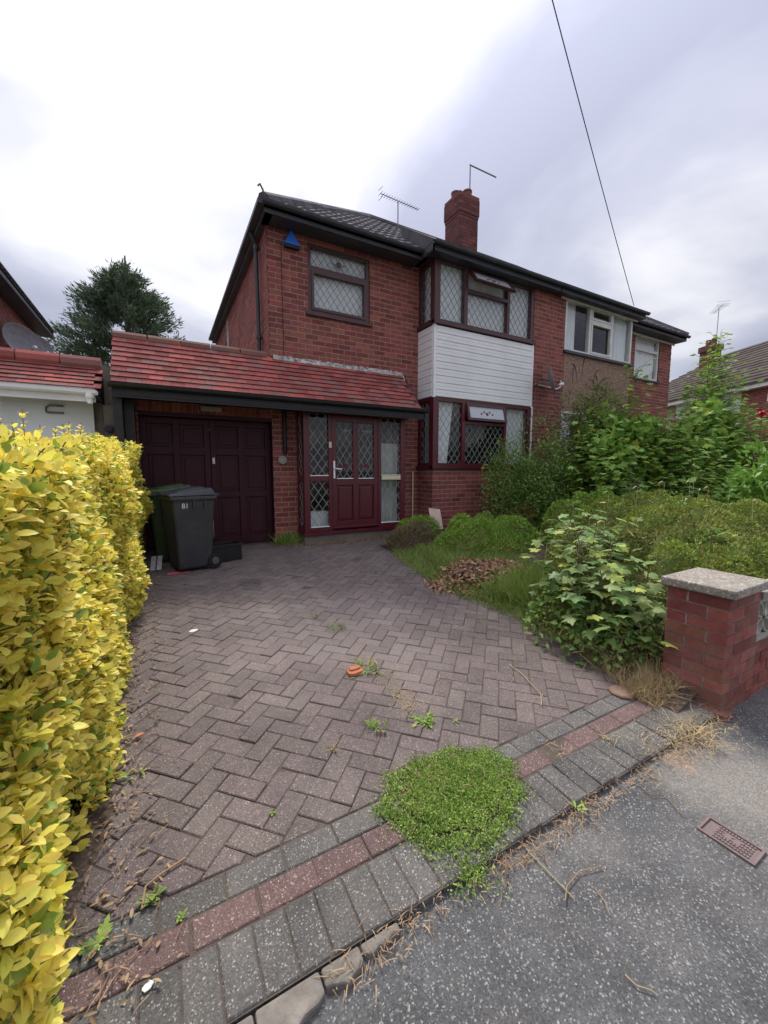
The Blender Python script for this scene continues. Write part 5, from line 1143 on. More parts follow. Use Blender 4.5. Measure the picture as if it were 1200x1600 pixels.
def sycamore(label, base, tops, leaf, m, dens=1.0, single=False, name='sycamore_sapling', group='sycamore saplings in the garden', node=.16, side=2, subs=2):
    root = thing(name, label, 'sapling', base, group); st = MB(); P, D, U, L = [], [], [], []
    b = np.array(base, float)
    for tp in tops:
        tp = np.array(tp, float); ln = np.linalg.norm(tp - b); mid = (b + tp) / 2 + rng.normal(0, .05 * ln, 3) * np.array([1, 1, .2])
        pts = [b + rng.normal(0, .05, 3) * np.array([1, 1, 0]), mid, tp]; st.tube(pts, [.012 + .004 * ln, .009, .003], 5)
        n = max(4, int(ln / node * dens)); ph = random.random() * 6
        for k in range(n):
            t = .18 + .82 * (k + .5) / n; p = (1 - t) ** 2 * pts[0] + 2 * t * (1 - t) * mid + t * t * tp if False else (pts[0] + (mid - pts[0]) * t * 2 if t < .5 else mid + (tp - mid) * (t * 2 - 1))
            ph += 1.571 + random.gauss(0, .25)
            for g_ in range(side):
                a = ph + g_ * 2 * math.pi / side; out = np.array([math.cos(a), math.sin(a), .35 + .5 * (t > .9)])
                for sub in range((subs if t < .8 else (subs + 1) // 2) if random.random() < .75 else 1):
                    pl_ = leaf * random.uniform(.5, 1.1) * (1 + sub * .9); q = p + norm(out + rng.normal(0, .2, 3)) * pl_; st.tube([p, q], .002 + .001 * (leaf > .1), 3, cap=False)
                    P.append(q); D.append(norm(np.array([math.cos(a), math.sin(a), -.15]) + rng.normal(0, .25, 3))); U.append(np.array([0, 0, 1.0]) + rng.normal(0, .22, 3)); L.append(leaf * random.uniform(.65, 1.15) * (1 - .35 * max(0, t - .7) / .3))
    P = np.array(P); D = np.array(D); U = np.array(U); L = np.array(L)
    st.build('stem', 'green_stem' if leaf > .1 else 'bark', root)
    if single:
        idx = np.arange(len(P))
        for i in idx[:300]:
            me = leaf_mesh('leaf', m, 'maple', P[i:i + 1], D[i:i + 1], U[i:i + 1], L[i:i + 1], L[i:i + 1] * 1.05); o = bpy.data.objects.new('leaf', me); link(o, root)
        if len(P) > 300: leaves('foliage', m, 'maple', P[300:], D[300:], U[300:], L[300:], L[300:] * 1.05, root)
    else: leaves('foliage', m, 'maple', P, D, U, L, L * 1.05, root)
    return root
def mound(label, cx, cy, rx, ry, h, n, m, L=.09, W=.012, name='heather', cat='heather', group='heather mounds in the front garden', nl=9, t='spike', lean=.6):
    z0 = gz(cx, cy); root = thing(name, label, cat, (cx, cy, z0), group)
    lb = [(0, 0, 1, .82)] + [(random.uniform(-.6, .6), random.uniform(-.6, .6), random.uniform(.16, .42), random.uniform(.75, 1.15)) for _ in range(nl)]
    def hz(x, y):
        v = 0
        for ax, ay, r, hh in lb:
            q = ((x - ax) / r) ** 2 + ((y - ay) / r) ** 2
            if q < 1: v = max(v, hh * (1 - q) ** .55 * (1 if r == 1 else .55 + .45 * math.sqrt(max(0, 1 - ax * ax - ay * ay))))
        return v * h
    k = 26; c = MB()
    for j in range(k + 1):
        for i in range(k + 1):
            x = -1 + 2 * i / k; y = -1 + 2 * j / k; c.v.append((cx + x * rx, cy + y * ry, z0 + hz(x, y) * .9 - .05))
    for j in range(k):
        for i in range(k): a = j * (k + 1) + i; c.f.append((a, a + 1, a + k + 2, a + k + 1))
    c.build('woody_core', 'seedhead' if m == 'heather_dry' else 'privet_inner', root, smooth=True, recalc=False)
    P, D = [], []
    while len(P) < n:
        x, y = random.uniform(-1, 1), random.uniform(-1, 1)
        if x * x + y * y > 1.02: continue
        z = hz(x, y); e_ = .03; gx = (hz(x + e_, y) - hz(x - e_, y)) / (2 * e_ * rx); gy = (hz(x, y + e_) - hz(x, y - e_)) / (2 * e_ * ry)
        P.append((cx + x * rx, cy + y * ry, z0 + z * .92 - .03 * random.random())); D.append((-gx * lean, -gy * lean, 1))
    P = np.array(P); D = norm(np.array(D)); D = norm(D + rng.normal(0, .62, D.shape)); sz = rng.uniform(.6, 1.3, n)
    leaves('foliage', m, t, P, D, rdir(n), L * sz, W * sz, root); return root

w0 = atw(835, 7.7)
shrub('dense dark green evergreen bush in front of the bay window', 'shrub', (w0[0], w0[1], .2), (w0[0], w0[1], 1.12), (1.02, .62, 1.18), 19000, 'ovate', .048, .026, 'evergreen', nl=34, spread=.78)
w0 = atw(815, 7.2)
shrub('small bronze tinged bush at the foot of the evergreen bush', 'shrub', (w0[0], w0[1], .2), (w0[0], w0[1], .58), (.42, .36, .42), 2600, 'lance', .04, .016, 'bronze_leaf', nl=10)
w0 = atw(905, 8.3)
bd_ = shrub('tall grey green butterfly bush with dark seed heads before the pebbledash', 'shrub', (w0[0], w0[1], .2), (w0[0] + .1, w0[1], 1.95), (.85, .6, 1.6), 11000, 'lance', .11, .026, 'buddleia', name='butterfly_bush', nl=24, spread=.85, droop=.3, nst=12, sr=.016)
for k in range(9):
    p = np.array([w0[0] + random.uniform(-.7, .8), w0[1] + random.uniform(-.4, .4), random.uniform(3.0, 3.55)]); d = np.array([random.gauss(0, .5), random.gauss(0, .3), 0])
    MB().tube([p - np.array([0, 0, .22]) - d * .1, p, p + d * .10 + np.array([0, 0, .09]), p + d * .26 + np.array([0, 0, .10])], [.003, .008, .013, .003], 5).build('seed_head', 'seedhead', bd_)
w0 = atw(985, 8.4); B0 = (w0[0], w0[1], .2)
sycamore('leafy sycamore sapling reaching up to the white bay window', B0, [(w0[0] + a, w0[1] + b, z) for a, b, z in ((-.1, 0, 3.55), (.25, .1, 3.0), (-.5, -.1, 2.7), (.55, -.1, 2.5), (-.8, .1, 2.2), (.1, -.4, 2.3), (-.35, -.35, 2.0), (.9, 0, 2.1))], .135, 'sycamore', 1.5, node=.13, subs=6)
w0 = atw(1105, 9.3); B0 = (w0[0], w0[1], .2)
sycamore('tallest sycamore sapling standing before the brown roofed house', B0, [(w0[0] + a, w0[1] + b, z) for a, b, z in ((.05, 0, 4.5), (-.35, 0, 4.0), (.45, .1, 4.15), (-.8, .1, 3.3), (.9, 0, 3.4), (-.5, -.3, 2.9), (.4, -.3, 2.7), (0, -.5, 2.4), (1.2, -.1, 2.6), (-1.1, 0, 2.5))], .14, 'sycamore', 1.45, node=.13, subs=6)
w0 = atw(1050, 8.0); B0 = (w0[0], w0[1], .2)
sycamore('low spreading sycamore thicket between the two taller saplings', B0, [(w0[0] + a, w0[1] + b, z) for a, b, z in ((0, 0, 2.6), (-.5, 0, 2.3), (.5, .1, 2.4), (-.9, .1, 1.9), (.9, -.1, 2.0), (-.3, -.4, 1.7), (.4, -.4, 1.8), (0, -.6, 1.4), (-.7, -.5, 1.3), (.8, -.5, 1.4))], .14, 'sycamore', 1.5, node=.12, subs=6)
w0 = atw(915, 7.7); B0 = (w0[0], w0[1], .2)
sycamore('dark low sycamore thicket beside the evergreen bush', B0, [(w0[0] + a, w0[1] + b, z) for a, b, z in ((0, 0, 2.3), (-.4, 0, 2.0), (.45, .1, 2.1), (-.3, -.4, 1.5), (.3, -.4, 1.6), (0, -.5, 1.2), (.7, -.2, 1.5))], .13, 'sycamore', 1.5, node=.12, subs=6)
w0 = atw(1180, 8.2); B0 = (w0[0], w0[1], .2)
sycamore('sycamore thicket beside the red rose bloom', B0, [(w0[0] + a, w0[1] + b, z) for a, b, z in ((0, 0, 2.7), (-.5, 0, 2.4), (.5, .1, 2.5), (-.7, -.2, 1.9), (.9, -.1, 2.1), (0, -.4, 1.7), (1.1, 0, 1.8))], .14, 'sycamore', 1.4, node=.12, subs=6)
w0 = atw(985, 6.9); B0 = (w0[0], w0[1], .2)
sycamore('small pale sycamore seedling in front of the dark thicket', B0, [(w0[0] + a, w0[1] + b, z) for a, b, z in ((0, 0, 1.62), (.2, -.05, 1.35), (-.15, 0, 1.2), (.1, -.1, 1.1))], .11, 'sycamore_pale', 1.5, single=True, node=.14)
w0 = atw(1195, 6.0)
shrub('bright green glossy leaved bush at the edge of the garden', 'shrub', (w0[0], w0[1], .15), (w0[0] + .1, w0[1], 1.25), (.62, .5, .78), 2200, 'lance', .12, .045, 'bright_leaf', nl=16, spread=.7)
w0 = atw(1182, 7.4); fr0 = thing('rose', 'red rose bloom above the sycamore thicket', 'flower', (w0[0], w0[1], .2))
MB().tube([(w0[0], w0[1], .2), (w0[0] + .05, w0[1], 1.6), (w0[0], w0[1], zpx(652, 7.4))], [.012, .008, .005], 5).build('stem', 'green_stem', fr0)
n = 40; leaves('petals', 'rose_red', 'ovate', np.tile([[w0[0], w0[1], zpx(648, 7.4)]], (n, 1)) + rng.normal(0, .02, (n, 3)), rdir(n), rdir(n), .055, .045, fr0, kind=None)
w0 = atw(965, 8.0); shrub('dense mass of sycamore leaves under the pebbledashed bay', 'shrub', (w0[0], w0[1], .2), (w0[0], w0[1], 1.45), (1.35, .5, 1.30), 5200, 'maple', .12, .125, 'sycamore', nl=30, spread=.8, up=-.2, droop=.2)
w0 = atw(1095, 8.7); shrub('dense leafy mass at the foot of the tallest sapling', 'shrub', (w0[0], w0[1], .2), (w0[0], w0[1], 1.55), (1.5, .5, 1.45), 5600, 'maple', .12, .125, 'sycamore', nl=30, spread=.8, up=-.2, droop=.2)
# mounds
w0 = atw(1065, 5.3); mound('broad green and brown heather mound with pale grass stalks', w0[0], w0[1], 1.75, 1.05, 1.0, 26000, 'heather', .042, .017, nl=34, t='ovate')
w0 = atw(930, 6.6); mound('yellow green mossy heather mound before the thicket', w0[0], w0[1], .95, .7, .92, 12000, 'heather_green', .042, .016, nl=22, t='ovate')
w0 = atw(1150, 3.75) + np.array([0, .28, 0]); mound('tangled brown green heather just behind the capped pier', w0[0], w0[1], 1.15, .72, .80, 20000, 'heather', .036, .015, nl=26, t='ovate')
w0 = atw(960, 4.4); mound('low rough heather beside the pale sycamore leaves', w0[0], w0[1], .75, .6, .66, 12000, 'heather', .036, .015, nl=18, t='ovate')
mound('bright green grassy heather mound below the bay window', 4.55, 4.75, .95, .62, .50, 13000, 'heather_green', .050, .012, nl=16, lean=.5)
mound('dry brownish heather clump at the drive edge near the porch', 3.55, 5.45, .42, .36, .34, 3600, 'heather_dry', .08, .008)
mound('small green heather clump behind the dry one', 3.95, 5.85, .4, .3, .36, 2600, 'heather_green', .09, .009)
def tangle(label, cx, cy, rx, ry, z0, h, n, t, L, W, m, cat, name):
    a = rng.uniform(0, 6.283, n); r = np.sqrt(rng.uniform(0, 1, n)); x = cx + r * np.cos(a) * rx; y = cy + r * np.sin(a) * ry
    z = z0 + h * (1 - r ** 2) ** .55 * (.86 + .22 * np.sin(x * 5.1) * np.sin(y * 6.3)) + rng.uniform(-.05, .06, n)
    o = leaves(name, m, t, np.stack([x, y, z], 1), norm(rng.normal(0, 1, (n, 3)) + np.array([0, 0, .25])), rng.normal(0, .6, (n, 3)) + np.array([0, 0, 1]), L * rng.uniform(.5, 1.3, n), W * rng.uniform(.6, 1.2, n)); tag(o, label, cat, kind='stuff'); return o
w0 = atw(1065, 5.3); tangle('loose bramble leaves over the broad heather mound', w0[0], w0[1], 1.65, .98, .12, .98, 2200, 'ovate', .05, .03, 'sycamore', 'leaves', 'bramble_leaves'); tangle('dead stems caught in the broad heather mound', w0[0], w0[1], 1.6, .95, .12, 1.0, 900, 'blade', .20, .004, 'straw', 'stems', 'dead_stems')
w0 = atw(1150, 3.75) + np.array([0, .28, 0]); tangle('small leaves tangled in the heather behind the pier', w0[0], w0[1], 1.05, .66, .1, .80, 1800, 'ovate', .04, .024, 'sycamore', 'leaves', 'bramble_leaves'); tangle('dead stems in the heather behind the pier', w0[0], w0[1], 1.0, .62, .1, .84, 700, 'blade', .20, .0035, 'straw', 'stems', 'dead_stems')
tangle('dark ivy scrub round the near sycamore sapling', 3.12, 1.95, .55, .60, .05, .52, 2600, 'ovate', .05, .034, 'evergreen', 'leaves', 'ivy_scrub'); tangle('dead stems in the scrub beside the pier', 3.1, 1.85, .5, .5, .05, .5, 500, 'blade', .22, .004, 'straw', 'stems', 'dead_stems')
w0 = atw(960, 4.4); tangle('weed leaves over the low rough heather', w0[0], w0[1], .75, .6, .1, .68, 1500, 'ovate', .045, .024, 'sycamore_pale', 'leaves', 'bramble_leaves')
# pile of dead leaves
lp = thing('leaf_pile', 'heap of crisp brown fallen leaves at the drive edge', 'leaf pile', (3.3, 3.55, gz(3.3, 3.55)))
n = 2400; a = rng.uniform(0, 6.283, n); r = np.sqrt(rng.uniform(0, 1, n)); px_ = 3.34 + r * np.cos(a) * .80; py_ = 3.60 + r * np.sin(a) * .46
pz_ = np.array([gz(x, y) for x, y in zip(px_, py_)]) + (.13 * (1 - r ** 2) ** .6 * (1 + .25 * np.sin(px_ * 9) * np.sin(py_ * 11))) - .05 * rng.random(n)
leaves('leaves', 'dead_leaf', 'ovate', np.stack([px_, py_, pz_], 1), norm(rng.normal(0, 1, (n, 3)) * np.array([1, 1, .5])), rng.normal(0, .7, (n, 3)) + np.array([0, 0, 1]), rng.uniform(.03, .075, n), rng.uniform(.018, .042, n), lp)
c = MB(); c.lathe((3.34, 3.62, gz(3.3, 3.6) - .05), [(.42, 0), (.36, .07), (.22, .12), (.05, .14)], 14); o = c.build('litter_core', 'soil', lp, smooth=True)
# grass
def grass(name, label, P, hgt, m, parent=None, spread=.35, wid=.006, cat='grass'):
    n = len(P); D = norm(rng.normal(0, spread, (n, 3)) + np.array([0, 0, 1.0])); sz = rng.uniform(.5, 1.25, n)
    o = leaves(name, m, 'blade', P, D, norm(rng.normal(0, 1, (n, 3)) * np.array([1, 1, .1])), hgt * sz, wid, parent); tag(o, label, cat, kind='stuff'); return o
def strip(n, y0, y1, off0, off1, pw=1.0):
    y = rng.uniform(y0, y1, n); x = np.array([edge_x(q) for q in y]) + off0 + (off1 - off0) * rng.random(n) ** pw; return np.stack([x, y, np.array([max(gz(a, b), G(b)) for a, b in zip(x, y)])], 1)
grass('grass', 'rough green grass along the planted edge of the drive', strip(7000, 1.75, 5.9, -.03, .45), .12, 'grass', spread=.55, wid=.005)
grass('grass', 'tall dark grass between the leaf pile and the sycamore', strip(5000, 1.9, 3.1, .15, .95), .30, 'grass', spread=.45, wid=.006)
grass('grass', 'dry straw coloured grass where the drive meets the pier', np.concatenate([strip(2600, 1.32, 2.1, -.03, .40), strip(700, 1.2, 1.4, .02, .36)]), .13, 'straw', spread=.9, wid=.004)
grass('grass', 'short green grass between heather mound and leaf pile', strip(5200, 3.6, 5.0, .35, 1.5), .11, 'grass', spread=.5, wid=.005)
n = 1500; P = np.stack([rng.uniform(1.66, 4.3, n), 6.30 + .06 * rng.normal(0, 1, n), np.full(n, G(6.3) - .01)], 1); P[:250, 0] = 1.72 + .1 * rng.normal(0, 1, 250); P[:250, 1] = 6.62; grass('grass', 'thin dry grass and weeds along the porch step', P, .11, 'straw_brown', spread=.7, wid=.004)
n = 380; P = np.stack([1.80 + .10 * rng.normal(0, 1, n), 6.58 + .05 * rng.normal(0, 1, n), np.full(n, G(6.5))], 1); grass('grass', 'green weed tuft at the foot of the brick column', P, .22, 'grass', spread=.5, wid=.012)
w1 = atw(1060, 4.9)
def clumps(n, cx, cy, rx, ry, z0, h, nc):
    ca = rng.uniform(0, 6.283, nc); cr_2 = np.sqrt(rng.uniform(0, 1, nc)); k = rng.integers(0, nc, n); x = (cr_2 * np.cos(ca))[k] + rng.normal(0, .09, n); y = (cr_2 * np.sin(ca))[k] + rng.normal(0, .09, n)
    q = np.clip(1 - x * x - y * y, 0, 1); return np.stack([cx + x * rx, cy + y * ry, z0 + h * .92 * q ** .5 - .04], 1)
w1 = atw(1065, 5.3); grass('grass', 'patches of brighter long grass growing through the broad heather mound', clumps(6500, w1[0], w1[1], 1.6, .95, .1, .95, 26), .17, 'grass', spread=.5, wid=.006)
grass('grass', 'bleached dry grass patches in the broad heather mound', clumps(2200, w1[0], w1[1], 1.6, .95, .1, .95, 14), .19, 'straw', spread=.6, wid=.004)
w1 = atw(1150, 3.75) + np.array([0, .3, 0]); grass('grass', 'long grass tufts in the heather behind the pier', clumps(3000, w1[0], w1[1], 1.0, .55, .1, .78, 16), .15, 'grass', spread=.55, wid=.005)
# near sycamore by the pier
sycamore('near sycamore sapling with large lobed leaves beside the brick pier', (3.12, 1.72, gz(3.12, 1.72)), [(2.98, 1.52, .62), (3.22, 1.62, .80), (2.92, 1.82, .74), (3.25, 1.95, .95), (3.0, 2.1, 1.0), (2.80, 1.66, .42), (2.95, 1.47, .32), (3.22, 1.50, .52), (3.12, 2.35, 1.05), (2.80, 2.0, .62), (2.95, 2.45, .85), (2.86, 2.25, .5)], .118, 'sycamore_pale', 1.2, single=True, node=.13, subs=3)
sycamore('bramble like sycamore seedlings spreading behind the near sapling', (3.75, 2.35, gz(3.75, 2.35)), [(3.6, 2.3, 1.05), (3.9, 2.2, .98), (3.45, 2.5, 1.08), (4.1, 2.5, 1.12), (3.8, 2.7, 1.15), (4.35, 2.35, 1.0), (3.5, 2.1, .85), (3.3, 2.4, .95)], .12, 'sycamore_pale', 1.2, single=True, node=.14)
# dry stalks with seed heads
for (u, w_, v0, ln) in ((905, 3.9, 840, .1), (925, 3.8, 820, .1), (915, 3.7, 860, .1), (945, 3.9, 825, .1), (935, 4.0, 845, .05), (870, 3.6, 860, .12), (1005, 5.3, 770, .06), (1040, 5.4, 762, .07), (1075, 5.6, 760, .1), (1100, 5.2, 775, .05), (1125, 5.5, 770, .08), (1085, 6.2, 735, .05), (1150, 5.4, 775, .06), (1170, 4.9, 790, .08), (960, 5.3, 778, .05), (1060, 4.9, 790, .04)):
    p = atw(u, w_); z1 = zpx(v0 - 8, w_); ln = ln * 1.5 + .04; b = Vector((p[0], p[1], gz(p[0], p[1]))); r0 = thing('grass_stalk', 'pale dry grass stalk with drooping seed head among the heather', 'grass stalk', tuple(b), 'dry grass stalks in the garden')
    k = Vector((random.gauss(0, .05), random.gauss(0, .05), 0)); t = Vector((p[0], p[1], z1)) + k; tip = t + Vector((random.choice((-1, 1)) * ln, random.gauss(0, .03), -ln * .3 + .03))
    MB().tube([b, b.lerp(t, .5) + k, t], [.0035, .003, .0022], 4).build('stem', 'straw_pale', r0); MB().tube([t, t.lerp(tip, .4) + Vector((0, 0, .02)), tip], [.003, .008, .002], 5).build('seed_head', 'straw_pale', r0)

# ---- conifer behind the garage
cf = thing('conifer', 'bushy dark blue green conifer rising behind the garage roofs', 'tree', (-1.1, 22, 0)); mb = MB(); mb.tube([(-1.1, 22, -.2), (-1.1, 22, 5), (-1.0, 22, 11)], [.28, .2, .03], 8); mb.build('trunk', 'bark', cf)
P, D, br_ = [], [], MB()
for k in range(300):
    t = random.random() ** .8; z = 2.6 + 7.9 * t; Rm = 3.45 * (1 - t ** 1.7) ** .75 + .2; a = random.uniform(0, 6.283); ln = Rm * random.uniform(.70, 1.08); d = np.array([math.cos(a), math.sin(a), .42]); b = np.array([-1.1, 22, z - .25 * ln])
    if ln > .6 and k % 3 == 0: br_.tube([b, b + d * ln * .9], [.03, .008], 4, cap=False)
    m_n = int(75 * ln) + 20
    tt_ = rng.uniform(.35, 1.0, m_n); sp = rng.normal(0, .13, (m_n, 3)) * (1.2 - tt_[:, None] * .5); P.append(b + d * ln * tt_[:, None] + sp + np.array([0, 0, -.10]) * tt_[:, None] ** 2); D.append(norm(np.tile(d, (m_n, 1)) + rng.normal(0, .55, (m_n, 3)) + np.array([0, 0, .25])))
P = np.concatenate(P); D = np.concatenate(D); n = len(P); leaves('foliage', 'conifer', 'lance', P, D, rdir(n), rng.uniform(.12, .30, n), rng.uniform(.03, .065, n), cf); br_.build('branches', 'bark', cf, kind='stuff', recalc=False)

# ================================================================== SMALL THINGS ON THE DRIVE AND PAVEMENT
ms = thing('moss_mat', 'round mat of small bright green leaves growing over the paving edge', 'ground plant', (1.08, 1.28, .04))
n = 19000; a = rng.uniform(0, 6.283, n); rr = np.sqrt(rng.uniform(0, 1, n)); wob = (1 + .05 * np.sin(a * 3 + .6) + .04 * np.sin(a * 7) + .04 * np.sin(a * 11 + 2)) * (1 + .12 * np.abs(rng.normal(0, 1, n)) * (rr > .8))
mx_ = 1.085 + rr * np.cos(a) * .315 * wob; my_ = 1.295 + rr * np.sin(a) * .225 * wob; spill = rng.random(n) < .05; mx_[spill] = .92 + .05 * rng.normal(0, 1, spill.sum()); my_[spill] = 1.02 + .045 * rng.normal(0, 1, spill.sum())
hz_ = .020 * (1 - np.clip(rr, 0, 1) ** 3) + .006 * np.sin(mx_ * 23) * np.sin(my_ * 27) + .003 * np.sin(mx_ * 61) * np.cos(my_ * 53); hz_[spill] = -.01; mz_ = np.array([G(y) for y in my_]) + np.maximum(hz_, -.02) + .008 * rng.random(n)
leaves('foliage', 'moss_green', 'ovate', np.stack([mx_, my_, mz_], 1), norm(rng.normal(0, .8, (n, 3)) + np.array([0, 0, .9])), rng.normal(0, .5, (n, 3)) + np.array([0, 0, 1]), rng.uniform(.007, .013, n), rng.uniform(.005, .009, n), ms)
rm_ = MB().lathe((0, 0, 0), [(.31, 0), (.28, .012), (.15, .022), (.02, .026)], 20); rm_.v = [(1.085 + x, 1.295 + y * .70, G(1.295 + y * .7) - .012 + z) for x, y, z in rm_.v]; rm_.build('root_mat', 'soil', ms, smooth=True)
n = 120; P = np.stack([1.0 + .13 * rng.normal(0, 1, n), 1.40 + .09 * rng.normal(0, 1, n), np.full(n, G(1.35) + .04)], 1); leaves('dry_blades', 'straw', 'blade', P, norm(rng.normal(0, .8, (n, 3)) + np.array([0, 0, .4])), rdir(n), .05, .0025, ms)
def weed(label, u, v, n, L, W, t, m, flat=.5, r=.02, group='weeds in the paving joints'):
    p = ong(u, v); root = thing('weed', label, 'weed', tuple(p), group); a = np.linspace(0, 6.283, n, endpoint=False) + rng.normal(0, .2, n)
    D = np.stack([np.cos(a), np.sin(a), flat + rng.normal(0, .2, n)], 1); P = np.tile(p + np.array([0, 0, .002]), (n, 1)) + np.stack([rng.normal(0, r, n), rng.normal(0, r, n), np.zeros(n)], 1)
    sz = rng.uniform(.6, 1.2, n); leaves('leaves', m, t, P, D, np.tile([[0, 0, 1.0]], (n, 1)) + rng.normal(0, .2, (n, 3)), L * sz, W * sz, root, kind=None); return root
weed('small green rosette weed with dry edges on the drive', 585, 1138, 26, .06, .012, 'lance', 'grass', .9, .03)
weed('fresh green rosette weed beyond the moss mat', 665, 1128, 44, .055, .014, 'lance', 'moss_green', .45, .03)
weed('straw coloured dry tuft on the herringbone blocks', 520, 1172, 18, .06, .004, 'blade', 'straw', .7, .008)
weed('thin green upright weed farther up the drive', 525, 985, 26, .09, .010, 'lance', 'grass', 1.2, .05)
weed('low green sprig beside the thin upright weed', 488, 968, 16, .07, .010, 'lance', 'grass', .9, .05)
weed('flattened green weed beside the broken tile', 572, 1048, 40, .08, .012, 'lance', 'grass', .6, .05)
weed('dark leafy rosette at the hedge foot', 238, 1405, 12, .045, .022, 'ovate', 'evergreen', .4, .006)
weed('tiny seedling on the grey border course', 283, 1434, 8, .02, .009, 'ovate', 'moss_green', .5, .005)
weed('lobed green seedling under the hedge', 155, 1470, 9, .05, .03, 'maple', 'moss_green', .4, .01)
weed('little seedling between herringbone blocks', 425, 1272, 7, .018, .009, 'ovate', 'moss_green', .5, .004)
weed('tiny seedling near the far border course', 712, 1128, 7, .02, .01, 'ovate', 'moss_green', .5, .004)
weed('green sprig growing by the hedge', 210, 1215, 14, .05, .012, 'lance', 'grass', .6, .02)
weed('dry weed tuft in the border joint', 950, 1155, 22, .06, .003, 'blade', 'straw', .5, .03); weed('dry tuft at the red border course', 870, 1172, 18, .06, .003, 'blade', 'straw', .4, .03)
weed('straw tuft on the pavement below the pier', 1085, 1150, 70, .11, .004, 'blade', 'straw', .5, .05); weed('small green clump beside the pavement edge', 905, 1265, 14, .03, .01, 'ovate', 'grass', .5, .015)
# straw heaps on the drive
def straw(name, label, P, L, m='straw', cat='straw', up=.12, wid=.003):
    n = len(P); D = norm(rng.normal(0, 1, (n, 3)) * np.array([1, 1, up])); o = leaves(name, m, 'blade', P, D, np.tile([[0, 0, 1.]], (n, 1)) + rng.normal(0, .1, (n, 3)), L * rng.uniform(.4, 1.3, n), wid); tag(o, label, cat, kind='stuff'); return o
pp = []
for (u, v, n, s_) in ((565, 1030, 50, .05), (600, 1055, 60, .06), (625, 1085, 70, .05), (640, 1105, 40, .04), (690, 1060, 20, .10), (760, 1010, 25, .2), (560, 990, 14, .15), (820, 1060, 18, .15)):
    c = ong(u, v); q = c + rng.normal(0, s_, (n, 3)) * np.array([1, 1, 0]); q[:, 2] = [G(y) + .004 for y in q[:, 1]]; pp.append(q)
straw('straw', 'dry straw wisps scattered round the broken tile on the drive', np.concatenate(pp), .07)
n = 1200; y = .968 + .028 * rng.normal(0, 1, n); x = rng.uniform(.35, 2.85, n); dens = .5 + .5 * np.sin(x * 4.1 + 1) * np.sin(x * 9.3); ok = rng.random(n) < np.clip(dens + .25, .1, 1); P = np.stack([x, y, .006 + .025 * rng.random(n)], 1)[ok]
straw('straw', 'brown dead grass caught along the edge of the paving', P, .05, 'straw_brown', up=.5)
n = 700; P = np.stack([2.5 + .22 * rng.normal(0, 1, n), 1.02 + .09 * rng.normal(0, 1, n), np.full(n, .035)], 1); straw('straw', 'pale dead grass spread at the end of the paving by the pier', P, .06, 'straw', up=.4)
# soil drift and litter along the hedge
sd_ = MB(); ny, nx = 90, 10
for j in range(ny + 1):
    y = 1.02 + 5.0 * j / ny; wd = .09 + .04 * math.sin(4 * y) + .03 * math.sin(11 * y)
    for i in range(nx + 1):
        t = i / nx; sd_.v.append((-.62 + (.62 - .42 + wd + .05) * t, y, G(y) + .022 * math.cos(t * math.pi * .5) ** .7 - .003 + .004 * math.sin(37 * y + 29 * t) - .006 * (t > .95)))
for j in range(ny):
    for i in range(nx): a = j * (nx + 1) + i; sd_.f.append((a, a + 1, a + nx + 2, a + nx + 1))
o = sd_.build('soil_drift', 'soil', smooth=True, recalc=False); tag(o, 'brown soil drifted over the paving along the hedge', 'soil', kind='stuff')
n = 900; y = rng.uniform(1.1, 5.6, n); x = -.25 + .09 * rng.normal(0, 1, n); P = np.stack([x, y, np.array([G(q) for q in y]) + .014], 1)
o = leaves('leaf_litter', 'straw_brown', 'ovate', P, norm(rng.normal(0, 1, (n, 3)) * np.array([1, 1, .15])), rng.normal(0, .3, (n, 3)) + np.array([0, 0, 1]), rng.uniform(.01, .035, n), rng.uniform(.006, .014, n)); tag(o, 'small brown leaf litter along the hedge foot', 'leaf litter', kind='stuff')
n = 260; y = rng.uniform(1.1, 5.6, n); x = -.20 + .13 * rng.normal(0, 1, n); P = np.stack([x, y, np.array([G(q) for q in y]) + .012], 1); straw('straw', 'fine dry twigs along the hedge foot', P, .09, 'straw_brown', cat='twigs')
p = ong(212, 1165); 
for (u, v, s_) in ((210, 1158, .035),): 
    p = ong(u, v); o = leaves('fallen_leaf', 'terracotta', 'ovate', np.array([p + np.array([0, 0, .02])]), np.array([[1., .4, .1]]), np.array([[0, .1, 1.]]), .05, .035, kind=None); tag(o, 'single orange dead leaf by the hedge', 'leaf')
# broken tile
bt = thing('broken_tile', 'broken orange clay tile lying on the drive', 'tile piece', tuple(ong(554, 1052)))
c = ong(554, 1052); pr = [(-.055, -.03), (-.02, -.045), (.055, -.03), (.06, .03), (-.03, .045), (-.05, .02)]; mb = MB(); mb.prism(pr, 0, .022); mb.v = [(x + c[0], y + c[1], z + c[2] + .002) for x, y, z in mb.v]; mb.build('slab', 'terracotta', bt, bevel=.003)
mb = MB(); mb.prism([(x * .75 + .005, y * .55 + .016) for x, y in pr], .024, .036); mb.v = [(x + c[0], y + c[1], z + c[2]) for x, y, z in mb.v]; mb.build('flake', 'terracotta', bt, bevel=.003)
# white bits
for (u, v, r, lab) in ((302, 986, .035, 'white paint splash flake on the drive'), (231, 1543, .015, 'white pebble on the grey border course')):
    p = ong(u, v); mb = MB(); k = 13; mb.prism([(math.cos(i * 6.283 / k) * r * random.uniform(.85, 1.15), math.sin(i * 6.283 / k) * r * random.uniform(.6, .8)) for i in range(k)], 0, .003); o = mb.build('pebble', 'white_stone'); o.location = (p[0], p[1], p[2] + .003); o.rotation_euler = (SLOPE, 0, .5); tag(o, lab, 'pebble')
